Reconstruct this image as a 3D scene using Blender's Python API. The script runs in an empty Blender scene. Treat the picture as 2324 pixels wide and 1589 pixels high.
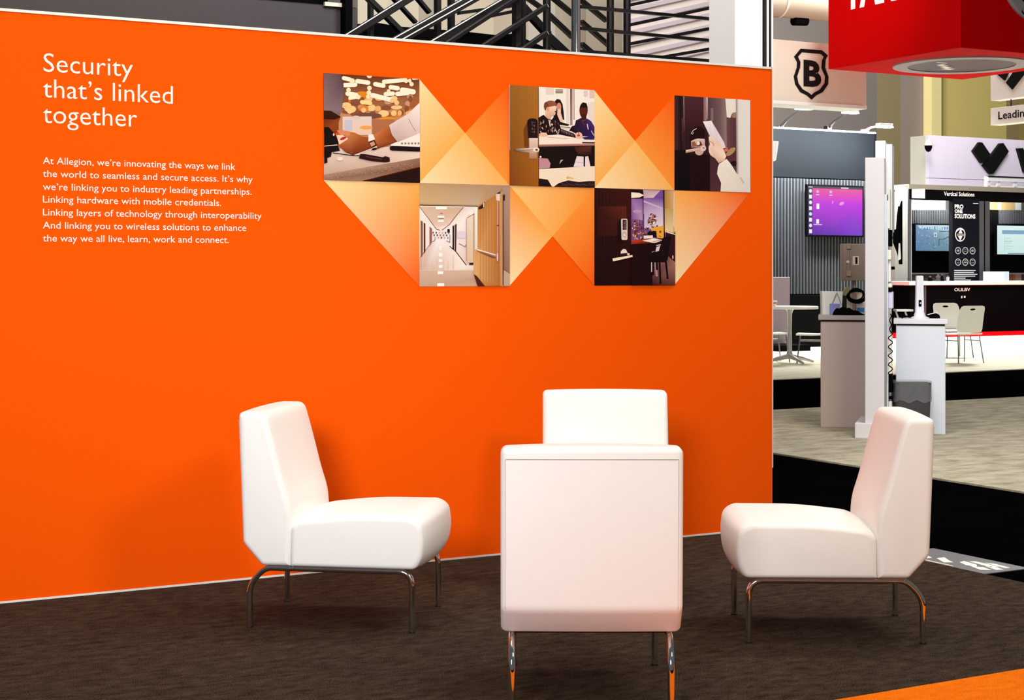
import bpy, bmesh, math, random
from mathutils import Vector, Matrix
random.seed(7)
S = bpy.context.scene
COL = S.collection
R = math.radians

# ------------------------------------------------------------------ camera, world, lights, exposure
F, CX, CY, H = 3700.0, 1162.0, 614.0, 1.368      # focal length and principal point in photo pixels, eye height
cam = bpy.data.cameras.new('camera'); camo = bpy.data.objects.new('camera', cam); COL.objects.link(camo)
camo.location = (0, 0, H); camo.rotation_euler = (R(90), 0, 0)
cam.sensor_width = 36; cam.lens = F / 2324 * 36; cam.shift_y = -(794.5 - CY) / 2324
cam.clip_start = 0.05; cam.clip_end = 300
S.camera = camo
S.view_settings.view_transform = 'Standard'; S.view_settings.look = 'None'
S.view_settings.gamma = 1; S.view_settings.use_curve_mapping = False
S.view_settings.exposure = 0.0

def lin(c):
    o = []
    for v in c[:3]:
        v = v / 255
        o.append(v / 12.92 if v <= 0.04045 else ((v + 0.055) / 1.055) ** 2.4)
    return tuple(o) + (1.0,)

w = bpy.data.worlds.new('hall_air'); S.world = w; w.use_nodes = True
w.node_tree.nodes['Background'].inputs[0].default_value = (0.95, 0.97, 1.0, 1)
w.node_tree.nodes['Background'].inputs[1].default_value = 0.11

def area(name, loc, target, size, energy, color=(1, 1, 1), size_y=None, spread=180):
    l = bpy.data.lights.new(name, 'AREA'); l.energy = energy; l.color = color; l.size = size
    l.spread = R(spread)
    if size_y: l.shape = 'RECTANGLE'; l.size_y = size_y
    o = bpy.data.objects.new(name, l); COL.objects.link(o); o.location = loc
    o.rotation_euler = (Vector(target) - Vector(loc)).to_track_quat('-Z', 'Y').to_euler()
    return o
# unseen lights added around the booth and over the stands beyond the aisle
# ------------------------------------------------------------------ hall frame: d runs along the orange wall, p runs away behind it
ANG = math.atan2(0.488, 0.873)
d = Vector((math.cos(ANG), math.sin(ANG))); p = Vector((-math.sin(ANG), math.cos(ANG)))
E = Vector((1.3727, 8.638)); EP = E.dot(p)
def A(x, b):                      # plane b metres behind the wall: position along d, and depth, where pixel column x meets it
    u = (x - CX) / F; Z = (b + EP) / (u * p.x + p.y)
    return (Vector((u * Z, Z)) - E).dot(d), Z
def zp(y, Z): return H - (y - CY) * Z / F
def AZ(x, y, b):
    a, Z = A(x, b); return a, zp(y, Z)
def B(x, a):                      # plane a = const: position along p, and depth
    u = (x - CX) / F; Z = (a + E.dot(d)) / (u * d.x + d.y)
    return (Vector((u * Z, Z)) - E).dot(p), Z
def hw(a, b, z=0.0):
    q = E + d * a + p * b; return (q.x, q.y, z)
def G(x, y, z=0.0):               # floor point under a pixel
    Z = F * (H - z) / (y - CY); return ((x - CX) / F * Z, Z)
def P(x, y, Z): return Vector(((x - CX) / F * Z, Z, zp(y, Z)))

# ------------------------------------------------------------------ unseen area lights, some added to brighten single things
area('unseen_light', (-1.3, -0.6, 2.9), (-1.2, 6.8, 0.8), 1.3, 60, (0.97, 0.98, 1.0), spread=70)  # low frontal key light added behind the camera
area('unseen_light', (3.0, 2.4, 3.8), (-0.3, 7.2, 0.9), 0.9, 92, (1.0, 0.88, 0.66))
area('unseen_light', (-1.6, 5.0, 5.6), (-1.2, 8.0, 1.9), 2.2, 80, (1.0, 0.92, 0.74))
area('unseen_light', (2.2, 5.6, 6.4), (1.0, 7.6, 1.2), 1.6, 60, (1.0, 0.92, 0.74))
area('unseen_light', (4.2, 8.6, 7.0), (3.4, 13.6, 0.9), 2.4, 420, (1, 0.98, 0.96))  # added to brighten the tower and counter fronts
area('unseen_light', hw(21.0, 16.6, 10.5), (8.4, 27.0, 0), 3.0, 1500, (1, 0.99, 0.95), spread=130)
area('unseen_light', hw(9.0, 9.0, 7.2), hw(11.4, 14.2, 4.7), 0.8, 30, (0.98, 1.0, 1.0), spread=60)  # added light aimed at the shield sign alone
area('unseen_light', (9.0, 31.0, 12), (10.5, 38.0, 2), 6.0, 1900, (1, 0.98, 0.95))
area('unseen_light', (9.0, 48.0, 13), (16.0, 66.0, 5), 8.0, 7000, (1, 0.95, 0.8))
area('unseen_light', (0.0, 9.2, 7.5), (-0.6, 14.0, 3.6), 3.0, 380, (1, 0.97, 0.93))  # added to lift the stair and its backdrop
area('unseen_light', (1.0, 19.0, 7.6), (5.6, 24.0, 6.0), 1.5, 150, (1, 0.97, 0.95))  # added so the cube's left face is the brighter one

# ------------------------------------------------------------------ materials
MATS = {}
def mat(name, rgb, rough=0.5, metal=0.0, noise=0.0, scale=30.0, bump=0.0, bscale=200.0, emit=0.0, spec=0.5, stretch=None):
    if name in MATS: return MATS[name]
    m = bpy.data.materials.new(name); m.use_nodes = True
    nt = m.node_tree; bs = nt.nodes['Principled BSDF']; c = lin(rgb)
    bs.inputs['Base Color'].default_value = c; bs.inputs['Roughness'].default_value = rough
    bs.inputs['Metallic'].default_value = metal; bs.inputs['Specular IOR Level'].default_value = spec
    tc = nt.nodes.new('ShaderNodeTexCoord'); mp = nt.nodes.new('ShaderNodeMapping')
    nt.links.new(tc.outputs['Object'], mp.inputs[0])
    if stretch: mp.inputs['Scale'].default_value = stretch
    n = nt.nodes.new('ShaderNodeTexNoise'); n.inputs['Scale'].default_value = scale; n.inputs['Detail'].default_value = 6
    nt.links.new(mp.outputs[0], n.inputs['Vector'])
    mx = nt.nodes.new('ShaderNodeMix'); mx.data_type = 'RGBA'
    k = max(noise, 0.01)
    mx.inputs[6].default_value = tuple(v * (1 - k) for v in c[:3]) + (1,)
    mx.inputs[7].default_value = tuple(min(1, v * (1 + k)) for v in c[:3]) + (1,)
    nt.links.new(n.outputs[0], mx.inputs[0]); nt.links.new(mx.outputs[2], bs.inputs['Base Color'])
    if bump:
        n2 = nt.nodes.new('ShaderNodeTexNoise'); n2.inputs['Scale'].default_value = bscale; n2.inputs['Detail'].default_value = 4
        nt.links.new(mp.outputs[0], n2.inputs['Vector'])
        bp = nt.nodes.new('ShaderNodeBump'); bp.inputs['Strength'].default_value = bump; bp.inputs['Distance'].default_value = 0.01
        nt.links.new(n2.outputs[0], bp.inputs['Height']); nt.links.new(bp.outputs[0], bs.inputs['Normal'])
    if emit:
        bs.inputs['Emission Color'].default_value = c; bs.inputs['Emission Strength'].default_value = emit
    MATS[name] = m; return m
def print_mat(name, rough, emit=0.0):
    m = bpy.data.materials.new(name); m.use_nodes = True
    nt = m.node_tree; bs = nt.nodes['Principled BSDF']
    at = nt.nodes.new('ShaderNodeAttribute'); at.attribute_name = 'Col'
    bs.inputs['Roughness'].default_value = rough; bs.inputs['Specular IOR Level'].default_value = 0.1
    if emit:
        bs.inputs['Base Color'].default_value = (0.01, 0.01, 0.01, 1)
        nt.links.new(at.outputs['Color'], bs.inputs['Emission Color']); bs.inputs['Emission Strength'].default_value = emit
    else:
        nt.links.new(at.outputs['Color'], bs.inputs['Base Color'])
    MATS[name] = m; return m
PRINT = print_mat('printed_fabric', 0.65)
SCREEN = print_mat('lit_screen', 0.3, 0.95)

def carpet_mat(name, dark, light, scale=17.0, bump=0.5, tint=None):
    m = bpy.data.materials.new(name); m.use_nodes = True
    nt = m.node_tree; bs = nt.nodes['Principled BSDF']; bs.inputs['Roughness'].default_value = 0.95
    bs.inputs['Specular IOR Level'].default_value = 0.02
    tc = nt.nodes.new('ShaderNodeTexCoord')
    mp = nt.nodes.new('ShaderNodeMapping'); mp.inputs['Scale'].default_value = (0.7, 1.5, 1)
    nt.links.new(tc.outputs['Object'], mp.inputs[0])
    n1 = nt.nodes.new('ShaderNodeTexNoise'); n1.inputs['Scale'].default_value = scale; n1.inputs['Detail'].default_value = 9; n1.inputs['Roughness'].default_value = 0.72
    n2 = nt.nodes.new('ShaderNodeTexNoise'); n2.inputs['Scale'].default_value = 260; n2.inputs['Detail'].default_value = 3
    nt.links.new(mp.outputs[0], n1.inputs['Vector']); nt.links.new(tc.outputs['Object'], n2.inputs['Vector'])
    ad = nt.nodes.new('ShaderNodeMath'); ad.operation = 'MULTIPLY_ADD'; ad.inputs[1].default_value = 0.8
    nt.links.new(n2.outputs[0], ad.inputs[0]); 
    hl = nt.nodes.new('ShaderNodeMath'); hl.operation = 'MULTIPLY'; hl.inputs[1].default_value = 0.5
    nt.links.new(n1.outputs[0], hl.inputs[0]); nt.links.new(hl.outputs[0], ad.inputs[2])
    rp = nt.nodes.new('ShaderNodeValToRGB'); rp.color_ramp.elements[0].position = 0.5; rp.color_ramp.elements[1].position = 0.82
    rp.color_ramp.elements[0].color = lin(dark); rp.color_ramp.elements[1].color = lin(light)
    nt.links.new(ad.outputs[0], rp.inputs[0]); nt.links.new(rp.outputs[0], bs.inputs['Base Color'])
    bp = nt.nodes.new('ShaderNodeBump'); bp.inputs['Strength'].default_value = bump; bp.inputs['Distance'].default_value = 0.012
    nt.links.new(ad.outputs[0], bp.inputs['Height']); nt.links.new(bp.outputs[0], bs.inputs['Normal'])
    MATS[name] = m; return m

ORANGE = (254, 90, 3)
M_orange = mat('orange_fabric', ORANGE, 0.85, noise=0.03, scale=60, bump=0.05, bscale=900, spec=0.05)
M_alu = mat('pale_aluminium', (240, 238, 232), 0.35, 0.0)
M_leather = mat('white_leather', (246, 243, 240), 0.42, noise=0.012, scale=18, bump=0.04, bscale=420, spec=0.4)
M_seam = mat('stitched_seam', (196, 188, 182), 0.7)
M_chrome = mat('chrome', (225, 225, 225), 0.07, 1.0)
M_glide = mat('black_glide', (18, 18, 18), 0.5)
M_white = mat('white_laminate', (238, 238, 240), 0.4)
M_whitep = mat('white_plastic', (245, 243, 232), 0.4)
M_cream = mat('cream_panel', (222, 212, 194), 0.6)
M_steel = mat('brushed_steel', (150, 155, 158), 0.3, 0.8, noise=0.15, scale=8, stretch=(30, 30, 1))
M_black = mat('black_paint', (7, 7, 8), 0.7, spec=0.02)
M_blackm = mat('black_metal', (26, 22, 24), 0.3, 0.5)
M_lit = mat('white_print', (250, 248, 240), 0.6)
M_ink = mat('black_print', (8, 8, 8), 0.6, spec=0.2)
M_lamp = mat('lamp_glow', (240, 250, 255), 0.4, emit=14.0)

# ------------------------------------------------------------------ mesh helpers
class MB:
    def __init__(self): self.bm = bmesh.new(); self.m = {}
    def box(self, x0, y0, z0, x1, y1, z1, bevel=0.0, seg=2):
        t = bmesh.new(); r = bmesh.ops.create_cube(t, size=1)
        for v in t.verts:
            v.co = Vector(((x0 + x1) / 2 + v.co.x * (x1 - x0), (y0 + y1) / 2 + v.co.y * (y1 - y0), (z0 + z1) / 2 + v.co.z * (z1 - z0)))
        if bevel: bmesh.ops.bevel(t, geom=t.edges[:], offset=bevel, segments=seg, affect='EDGES', profile=0.5)
        self.join(t); return self
    def join(self, t):
        bmesh.ops.recalc_face_normals(t, faces=t.faces[:])
        me = bpy.data.meshes.new('t'); t.to_mesh(me); t.free(); self.bm.from_mesh(me); bpy.data.meshes.remove(me)
    def bar(self, a, b, w, h, up=(0, 0, 1)):          # a square bar between two points
        a, b = Vector(a), Vector(b); f = (b - a).normalized(); u = Vector(up)
        s = f.cross(u)
        if s.length < 1e-4: s = f.cross(Vector((0, 1, 0)))
        s.normalize(); u = s.cross(f)
        t = bmesh.new(); vs = []
        for q in (a, b):
            for i, j in ((-1, -1), (1, -1), (1, 1), (-1, 1)): vs.append(t.verts.new(q + s * (i * w / 2) + u * (j * h / 2)))
        for fidx in ((0, 1, 2, 3), (4, 5, 6, 7), (0, 1, 5, 4), (1, 2, 6, 5), (2, 3, 7, 6), (3, 0, 4, 7)): t.faces.new([vs[k] for k in fidx])
        bmesh.ops.bevel(t, geom=t.edges[:], offset=min(w, h) * 0.12, segments=1, affect='EDGES')
        self.join(t); return self
    def tube(self, pts, r, seg=12, cap=True, closed=False):
        pts = [Vector(q) for q in pts]; n = len(pts); t = bmesh.new(); rings = []
        prev = None
        for i, q in enumerate(pts):
            if closed: f = (pts[(i + 1) % n] - pts[i - 1]).normalized()
            else: f = (pts[min(i + 1, n - 1)] - pts[max(i - 1, 0)]).normalized()
            if prev is None:
                s = f.cross(Vector((0, 0, 1)))
                if s.length < 1e-3: s = f.cross(Vector((1, 0, 0)))
            else: s = prev - f * prev.dot(f)
            s.normalize(); prev = s; u = f.cross(s)
            rr = r[i] if isinstance(r, (list, tuple)) else r
            rings.append([t.verts.new(q + (s * math.cos(k * 2 * math.pi / seg) + u * math.sin(k * 2 * math.pi / seg)) * rr) for k in range(seg)])
        m = n if closed else n - 1
        for i in range(m):
            r0, r1 = rings[i], rings[(i + 1) % n]
            for k in range(seg): t.faces.new((r0[k], r0[(k + 1) % seg], r1[(k + 1) % seg], r1[k]))
        if cap and not closed: t.faces.new(rings[0]); t.faces.new(rings[-1])
        self.join(t); return self
    def lathe(self, prof, seg=24, at=(0, 0, 0), axis='Z', ring=False):
        t = bmesh.new(); rings = []
        for (r, z) in prof:
            rings.append([t.verts.new((r * math.cos(k * 2 * math.pi / seg), r * math.sin(k * 2 * math.pi / seg), z)) for k in range(seg)])
        for i in range(len(prof) - 1):
            for k in range(seg): t.faces.new((rings[i][k], rings[i][(k + 1) % seg], rings[i + 1][(k + 1) % seg], rings[i + 1][k]))
        if ring:
            for k in range(seg): t.faces.new((rings[-1][k], rings[-1][(k + 1) % seg], rings[0][(k + 1) % seg], rings[0][k]))
        else: t.faces.new(rings[0]); t.faces.new(rings[-1])
        if axis == 'Y': bmesh.ops.rotate(t, verts=t.verts[:], cent=(0, 0, 0), matrix=Matrix.Rotation(R(90), 3, 'X'))
        if axis == 'X': bmesh.ops.rotate(t, verts=t.verts[:], cent=(0, 0, 0), matrix=Matrix.Rotation(R(90), 3, 'Y'))
        bmesh.ops.translate(t, verts=t.verts[:], vec=at)
        self.join(t); return self
    def prism(self, poly, y0, y1, bevel=0.0):          # polygon in x,z pushed from y0 to y1
        t = bmesh.new()
        a = [t.verts.new((x, y0, z)) for x, z in poly]; b = [t.verts.new((x, y1, z)) for x, z in poly]
        t.faces.new(a); t.faces.new(b[::-1]); n = len(poly)
        for i in range(n): t.faces.new((a[i], b[i], b[(i + 1) % n], a[(i + 1) % n]))
        if bevel: bmesh.ops.bevel(t, geom=t.edges[:], offset=bevel, segments=2, affect='EDGES')
        self.join(t); return self
    def slab(self, poly, z0, z1):                      # polygon in x,y pushed from z0 to z1
        t = bmesh.new()
        a = [t.verts.new((x, y, z0)) for x, y in poly]; b = [t.verts.new((x, y, z1)) for x, y in poly]
        t.faces.new(a[::-1]); t.faces.new(b); n = len(poly)
        for i in range(n): t.faces.new((a[i], a[(i + 1) % n], b[(i + 1) % n], b[i]))
        self.join(t); return self
    def build(self, name, m, parent=None, smooth=35, kind=None, label=None):
        me = bpy.data.meshes.new(name); self.bm.to_mesh(me); self.bm.free()
        me.materials.append(m)
        if smooth:
            for q in me.polygons: q.use_smooth = True
            me.set_sharp_from_angle(angle=R(smooth))
        o = bpy.data.objects.new(name, me); COL.objects.link(o)
        if parent: o.parent = parent
        if kind: o['kind'] = kind
        if label: o['label'] = label
        return o
def thing(name, label, cat, loc=(0, 0, 0), rz=0.0, group=None):
    o = bpy.data.objects.new(name, None); COL.objects.link(o); o.empty_display_size = 0.1
    o.location = loc; o.rotation_euler = (0, 0, rz); o['label'] = label; o['category'] = cat
    if group: o['group'] = group
    return o
def tag(o, label, cat, group=None):
    o['label'] = label; o['category'] = cat
    if group: o['group'] = group
    return o
def copy_tree(o, parent=None):
    c = o.copy(); COL.objects.link(c); c.parent = parent
    for ch in [q for q in o.children]: copy_tree(ch, c)
    return c
def arc(c, r, a0, a1, n=8): return [(c[0] + r * math.cos(R(a0 + (a1 - a0) * i / n)), c[1] + r * math.sin(R(a0 + (a1 - a0) * i / n))) for i in range(n + 1)]
def round_poly(pts, rad, n=5):
    out = []; k = len(pts)
    for i in range(k):
        a, b, c = Vector(pts[i - 1]), Vector(pts[i]), Vector(pts[(i + 1) % k])
        r = rad[i] if isinstance(rad, (list, tuple)) else rad
        e0, e1 = (a - b), (c - b); l = min(r, e0.length * 0.45, e1.length * 0.45)
        s, t = b + e0.normalized() * l, b + e1.normalized() * l
        if r <= 0: out.append(tuple(b)); continue
        for j in range(n + 1):
            w_ = j / n; out.append(tuple(s * (1 - w_) ** 2 + b * 2 * w_ * (1 - w_) + t * w_ ** 2))
    return out
def path_round(pts, rad, n=7):
    out = [Vector(pts[0])]
    for i in range(1, len(pts) - 1):
        a, b, c = Vector(pts[i - 1]), Vector(pts[i]), Vector(pts[i + 1])
        l = min(rad, (a - b).length * 0.48, (c - b).length * 0.48)
        s, t = b + (a - b).normalized() * l, b + (c - b).normalized() * l
        for j in range(n + 1):
            w_ = j / n; out.append(s * (1 - w_) ** 2 + b * 2 * w_ * (1 - w_) + t * w_ ** 2)
    out.append(Vector(pts[-1])); return out

# ---- lettering: built-in font turned into mesh, laid in local x,z and facing -y
def font_mesh(body, bold=0.0):
    cu = bpy.data.curves.new('t', 'FONT'); cu.body = body; cu.size = 1; cu.offset = bold; cu.resolution_u = 3
    o = bpy.data.objects.new('t', cu); COL.objects.link(o); bpy.context.view_layer.update()
    me = bpy.data.meshes.new_from_object(o.evaluated_get(bpy.context.evaluated_depsgraph_get()))
    bpy.data.objects.remove(o); bpy.data.curves.remove(cu); return me
_h = font_mesh('H'); CAP = max(v.co.y for v in _h.vertices)
def text(name, body, m, parent, x, z, y, cap, width=None, bold=0.0, rot=0.0, label=None, facing='front', align='left', yflip=False):
    me = font_mesh(body, bold); me.name = name
    xs = [v.co.x for v in me.vertices]; x0, x1 = min(xs), max(xs)
    sy = cap / CAP; sx = width / (x1 - x0) if width else sy
    off = (x1 - x0) * sx / 2 if align == 'center' else 0
    for v in me.vertices:
        lx, lz = (v.co.x - x0) * sx - off, v.co.y * sy
        rx, rz_ = lx * math.cos(rot) - lz * math.sin(rot), lx * math.sin(rot) + lz * math.cos(rot)
        if facing == 'front': v.co = Vector((x + rx, y, z + rz_))
        elif facing == 'side': v.co = Vector((y, x - rx, z + rz_))       # faces -x, reads towards -y
        elif facing == 'up': v.co = Vector((x + rx, z + rz_, y))
    me.materials.clear(); me.materials.append(m)
    o = bpy.data.objects.new(name, me); COL.objects.link(o); o.parent = parent
    if label: o['label'] = label
    return o

# ---- flat prints: layered coloured polygons on a local x,z plane facing -y
class Canvas:
    def __init__(self, quad): self.q = quad; self.items = []     # quad: TL, TR, BR, BL in source units
    def uv(self, x, y):
        (xa, ya), (xb, yb), (xc, yc), (xd, yd) = self.q
        u, v = (x - xa) / (xb - xa), 0.5
        for _ in range(5):
            xl, xr = xa + (xd - xa) * v, xb + (xc - xb) * v; u = (x - xl) / (xr - xl)
            t, b_ = ya + (yb - ya) * u, yd + (yc - yd) * u; v = (y - t) / (b_ - t)
        return min(1, max(0, u)), min(1, max(0, v))
    def poly(self, pts, c): self.items.append(([self.uv(*q) for q in pts], c)); return self
    def rect(self, x0, y0, x1, y1, c, c2=None):
        return self.poly([(x0, y0), (x1, y0), (x1, y1), (x0, y1)], [c, c, c2, c2] if c2 else c)
    def hgrad(self, x0, y0, x1, y1, c, c2): return self.poly([(x0, y0), (x1, y0), (x1, y1), (x0, y1)], [c, c2, c2, c])
    def ell(self, cx, cy, rx, ry, c, n=18, rot=0):
        return self.poly([(cx + rx * math.cos(t) * math.cos(rot) - ry * math.sin(t) * math.sin(rot), cy + rx * math.cos(t) * math.sin(rot) + ry * math.sin(t) * math.cos(rot)) for t in [k * 2 * math.pi / n for k in range(n)]], c)
    def line(self, pts, wd, c):
        for (xa, ya), (xb, yb) in zip(pts, pts[1:]):
            l = math.hypot(xb - xa, yb - ya) or 1; nx, ny = -(yb - ya) / l * wd / 2, (xb - xa) / l * wd / 2
            self.poly([(xa + nx, ya + ny), (xb + nx, yb + ny), (xb - nx, yb - ny), (xa - nx, ya - ny)], c)
        return self
    def pill(self, xa, ya, xb, yb, r, c):
        t = math.atan2(yb - ya, xb - xa); pts = []
        for k in range(7): pts.append((xa + r * math.cos(t + math.pi / 2 + k * math.pi / 6), ya + r * math.sin(t + math.pi / 2 + k * math.pi / 6)))
        for k in range(7): pts.append((xb + r * math.cos(t - math.pi / 2 + k * math.pi / 6), yb + r * math.sin(t - math.pi / 2 + k * math.pi / 6)))
        return self.poly(pts, c)
    def build(self, name, parent, tl, tr, br, bl, y=-0.002, m=None, step=0.00004, label=None):
        vs, fs, cs = [], [], []
        for i, (pts, c) in enumerate(self.items):
            f = []
            for k, (u, v) in enumerate(pts):
                t = Vector(tl) * (1 - u) + Vector(tr) * u; b_ = Vector(bl) * (1 - u) + Vector(br) * u; q = t * (1 - v) + b_ * v
                f.append(len(vs)); vs.append((q.x, y - i * step, q.y)); cs.append(lin(c[k] if isinstance(c, list) else c))
            fs.append(f)
        me = bpy.data.meshes.new(name); me.from_pydata(vs, [], fs)
        ca = me.color_attributes.new('Col', 'FLOAT_COLOR', 'POINT')
        for i, c in enumerate(cs): ca.data[i].color = c
        me.materials.append(m or PRINT)
        # face the viewer side
        bm = bmesh.new(); bm.from_mesh(me)
        for f in bm.faces:
            if f.normal.y > 0: f.normal_flip()
        bm.to_mesh(me); bm.free()
        o = bpy.data.objects.new(name, me); COL.objects.link(o); o.parent = parent
        if label: o['label'] = label
        return o

# ================================================================== setting
fl = MB().box(-40, -12, -0.06, 80, 110, -0.012).build('floor', mat('aisle_floor', (4, 4, 5), 1.0, noise=0.3, scale=3, spec=0.0), None, 0); fl['kind'] = 'structure'

wb = bpy.data.objects.new('wall_back', None); COL.objects.link(wb); wb.location = hw(0, 46); wb.rotation_euler = (0, 0, ANG); wb['kind'] = 'structure'
BB = 46
cols = [(-900, 1990, (118, 111, 112)), (1990, 2044, (134, 122, 92)), (2044, 2096, (140, 128, 126)), (2096, 2118, (236, 222, 164)),
        (2118, 2284, (206, 190, 118)), (2284, 2312, (150, 130, 92)), (2312, 2335, (160, 138, 84)), (2335, 3300, (190, 172, 110))]
for i, (xa, xb, c) in enumerate(cols):
    a0, a1 = A(xa, BB)[0], A(xb, BB)[0]
    MB().box(a0, 0.0 if i != 3 else -0.5, -0.012, a1, 0.3, 15).build('wall_panel', mat('hall_wall_%d' % i, c, 0.8, noise=0.04, scale=1.5), wb, 0)

# ------------------------------------------------------------------ carpets
def carpet(name, label, m, a0, b0, a1, b1):
    o = thing(name, label, 'carpet', hw(a0, b0), ANG)
    MB().box(0, 0, -0.012, a1 - a0, b1 - b0, 0.0).build('pile', m, o, 0)
    return o
M_brown = carpet_mat('brown_carpet', (3, 1, 1), (88, 73, 60))
M_ocarp = carpet_mat('orange_carpet', (226, 88, 6), (255, 140, 22))
M_beige = carpet_mat('beige_carpet', (112, 102, 80), (232, 222, 198), 5)
M_pale = carpet_mat('pale_carpet', (205, 198, 172), (252, 248, 226), 5, 0.3)
M_red = carpet_mat('red_carpet', (196, 0, 6), (245, 8, 14), 5, 0.3)
bc = carpet('booth_carpet', 'dark brown carpet under the white lounge chairs and orange wall', M_brown, -9.0, -2.838, 0.033, 0.16)
MB().box(9.034, 1.55, -0.011, 9.046, 2.0, 0.003).build('edge_strip_or_glint', M_alu, bc, 0, label='cream strip along the carpet edge')
carpet('booth_carpet', 'bright orange carpet at the bottom right corner of the booth', M_ocarp, -9.0, -3.7, 0.033, -2.838)
carpet('stand_carpet', 'beige grey carpet under the white tower and two counters', M_beige, 2.27, -10, 40, 5.86)
carpet('stand_carpet', 'pale cream carpet under the white guest chairs beyond the second aisle', M_pale, -6, 9.45, 45, 18.0)
carpet('stand_carpet', 'red carpet strip before the long black counter', M_red, 4, 18.0, 45, 20.6)

# ------------------------------------------------------------------ orange display wall
wall = thing('display_wall', 'tall orange fabric display wall with white lettering and photo prints', 'display wall', hw(0, 0), ANG)
WH, WL = 2.44, 4.75
MB().box(-WL, 0, 0.008, 0, 0.09, WH - 0.006, 0.003, 1).build('fabric_panel', M_orange, wall, 30)
MB().box(-WL, -0.004, WH - 0.006, 0, 0.094, WH + 0.006).build('top_trim', M_alu, wall, 0, label='thin white trim along the top')
MB().box(-WL, -0.004, 0.0, 0, 0.094, 0.008).build('bottom_trim', M_alu, wall, 0, label='thin white trim along the floor')
MB().box(0.0, -0.003, 0, 0.006, 0.093, WH + 0.006).build('end_trim', mat('orange_edge', (250, 110, 20), 0.5), wall, 0)
def W(x, y): return AZ(x, y, 0.0)

# lettering
def wtext(name, body, xl, xr, yb, cap, bold):
    a0, z0 = W(xl, yb); a1 = W(xr, yb)[0]
    Zl = A(xl, 0)[1]
    text(name, body, M_lit, wall, a0, z0, -0.0015, cap * Zl / F, a1 - a0, bold)
for t in (('Security', 98.4, 301.4, 162.5), ("that\u2019s linked", 97.5, 392, 220.8), ('together', 97.5, 310.9, 279)):
    wtext('headline', t[0], t[1], t[2], t[3], 42, -0.004)
body = [("At Allegion, we\u2019re innovating the ways we link", 533.8, 372), ("the world to seamless and secure access. It\u2019s why", 573, 401.4),
        ("we\u2019re linking you to industry leading partnerships.", 570.5, 431), ("Linking hardware with mobile credentials.", 501.7, 459.7),
        ("Linking layers of technology through interoperability", 593.4, 489), ("And linking you to wireless solutions to enhance", 558.3, 518.6),
        ("the way we all live, learn, work and connect.", 519, 548)]
for s, xr, yb in body: wtext('text_line', s, 97.2, xr, yb, 15.4, 0.0)

# grid of prints
ca = [W(x, 412)[0] for x in (734, 949.5, 1153, 1345, 1527, 1702)]
s0 = (ca[5] - ca[0]) / 5; ca = [ca[0] + s0 * k for k in range(6)]
z0 = sum(W(x, y)[1] for x, y in ((735, 165), (950, 181), (1154, 192), (1345.5, 204), (1529, 217), (1703, 228))) / 6
z1 = sum(W(x, y)[1] for x, y in ((733, 408), (950, 413), (1153, 420), (1345, 426), (1527, 433), (1701, 439))) / 6
z2 = sum(W(x, y)[1] for x, y in ((949, 649), (1152, 649), (1345, 648.3), (1526.5, 648.5))) / 4
PALE, MID, MID2, BASE = (255, 224, 165), (255, 176, 84), (255, 150, 56), ORANGE
def tri(name, polys):                                     # printed translucent triangles, gradient from cream to orange
    c = Canvas([(0, 0), (1, 0), (1, 1), (0, 1)]); c.items = []
    vs, fs, cs = [], [], []
    for pts, colr in polys:
        f = []
        for (a, z), q in zip(pts, colr): f.append(len(vs)); vs.append((a, -0.0012, z)); cs.append(lin(q))
        fs.append(f)
    me = bpy.data.meshes.new(name); me.from_pydata(vs, [], fs)
    at = me.color_attributes.new('Col', 'FLOAT_COLOR', 'POINT')
    for i, q in enumerate(cs): at.data[i].color = q
    me.materials.append(PRINT); bm = bmesh.new(); bm.from_mesh(me)
    bmesh.ops.subdivide_edges(bm, edges=bm.edges[:], cuts=3, use_grid_fill=True)
    for f in bm.faces:
        if f.normal.y > 0: f.normal_flip()
    bm.to_mesh(me); bm.free()
    o = bpy.data.objects.new(name, me); COL.objects.link(o); o.parent = wall
for L, Rr in ((ca[1], ca[2]), (ca[3], ca[4])):            # top row gaps: bow of two triangles, bottom overlap lighter
    C = ((L + Rr) / 2, (z0 + z1) / 2)
    tri('printed_triangle', [(((L, z0), C, (L, z1)), (PALE, MID, MID)),
                             (((L, z1), C, (Rr, z1)), ((255, 226, 176), (255, 190, 104), (255, 178, 92))),
                             (((Rr, z1), C, (Rr, z0)), (MID2, MID2, BASE))])
L, Rr = ca[0], ca[1]
tri('printed_triangle', [(((L, z1), (Rr, z1), (Rr, z2)), (PALE, MID, BASE))])
L, Rr = ca[2], ca[3]; C = ((L + Rr) / 2, (z1 + z2) / 2)
tri('printed_triangle', [(((L, z1), C, (L, z2)), (MID2, MID, (255, 228, 180))),
                         (((L, z1), (Rr, z1), C), ((255, 205, 128), MID2, MID)),
                         (((Rr, z1), (Rr, z2), C), (MID2, BASE, MID2))])
L, Rr = ca[4], ca[5]
tri('printed_triangle', [(((L, z1), (Rr, z1), (L, z2)), (MID, BASE, (255, 228, 180)))])
def place_print(c, i, top, label):
    a0, a1 = ca[i], ca[i + 1]; zt, zb = (z0, z1) if top else (z1, z2)
    g = 0.003
    bo = MB().box(a0 + g * 0, -0.0016, zb, a1, -0.0008, zt).build('photo_print', PRINT, wall, 0); bpy.data.objects.remove(bo)
    c.build('photo_print', wall, (a0, zt), (a1, zt), (a1, zb), (a0, zb), -0.0018, label=label)

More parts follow.
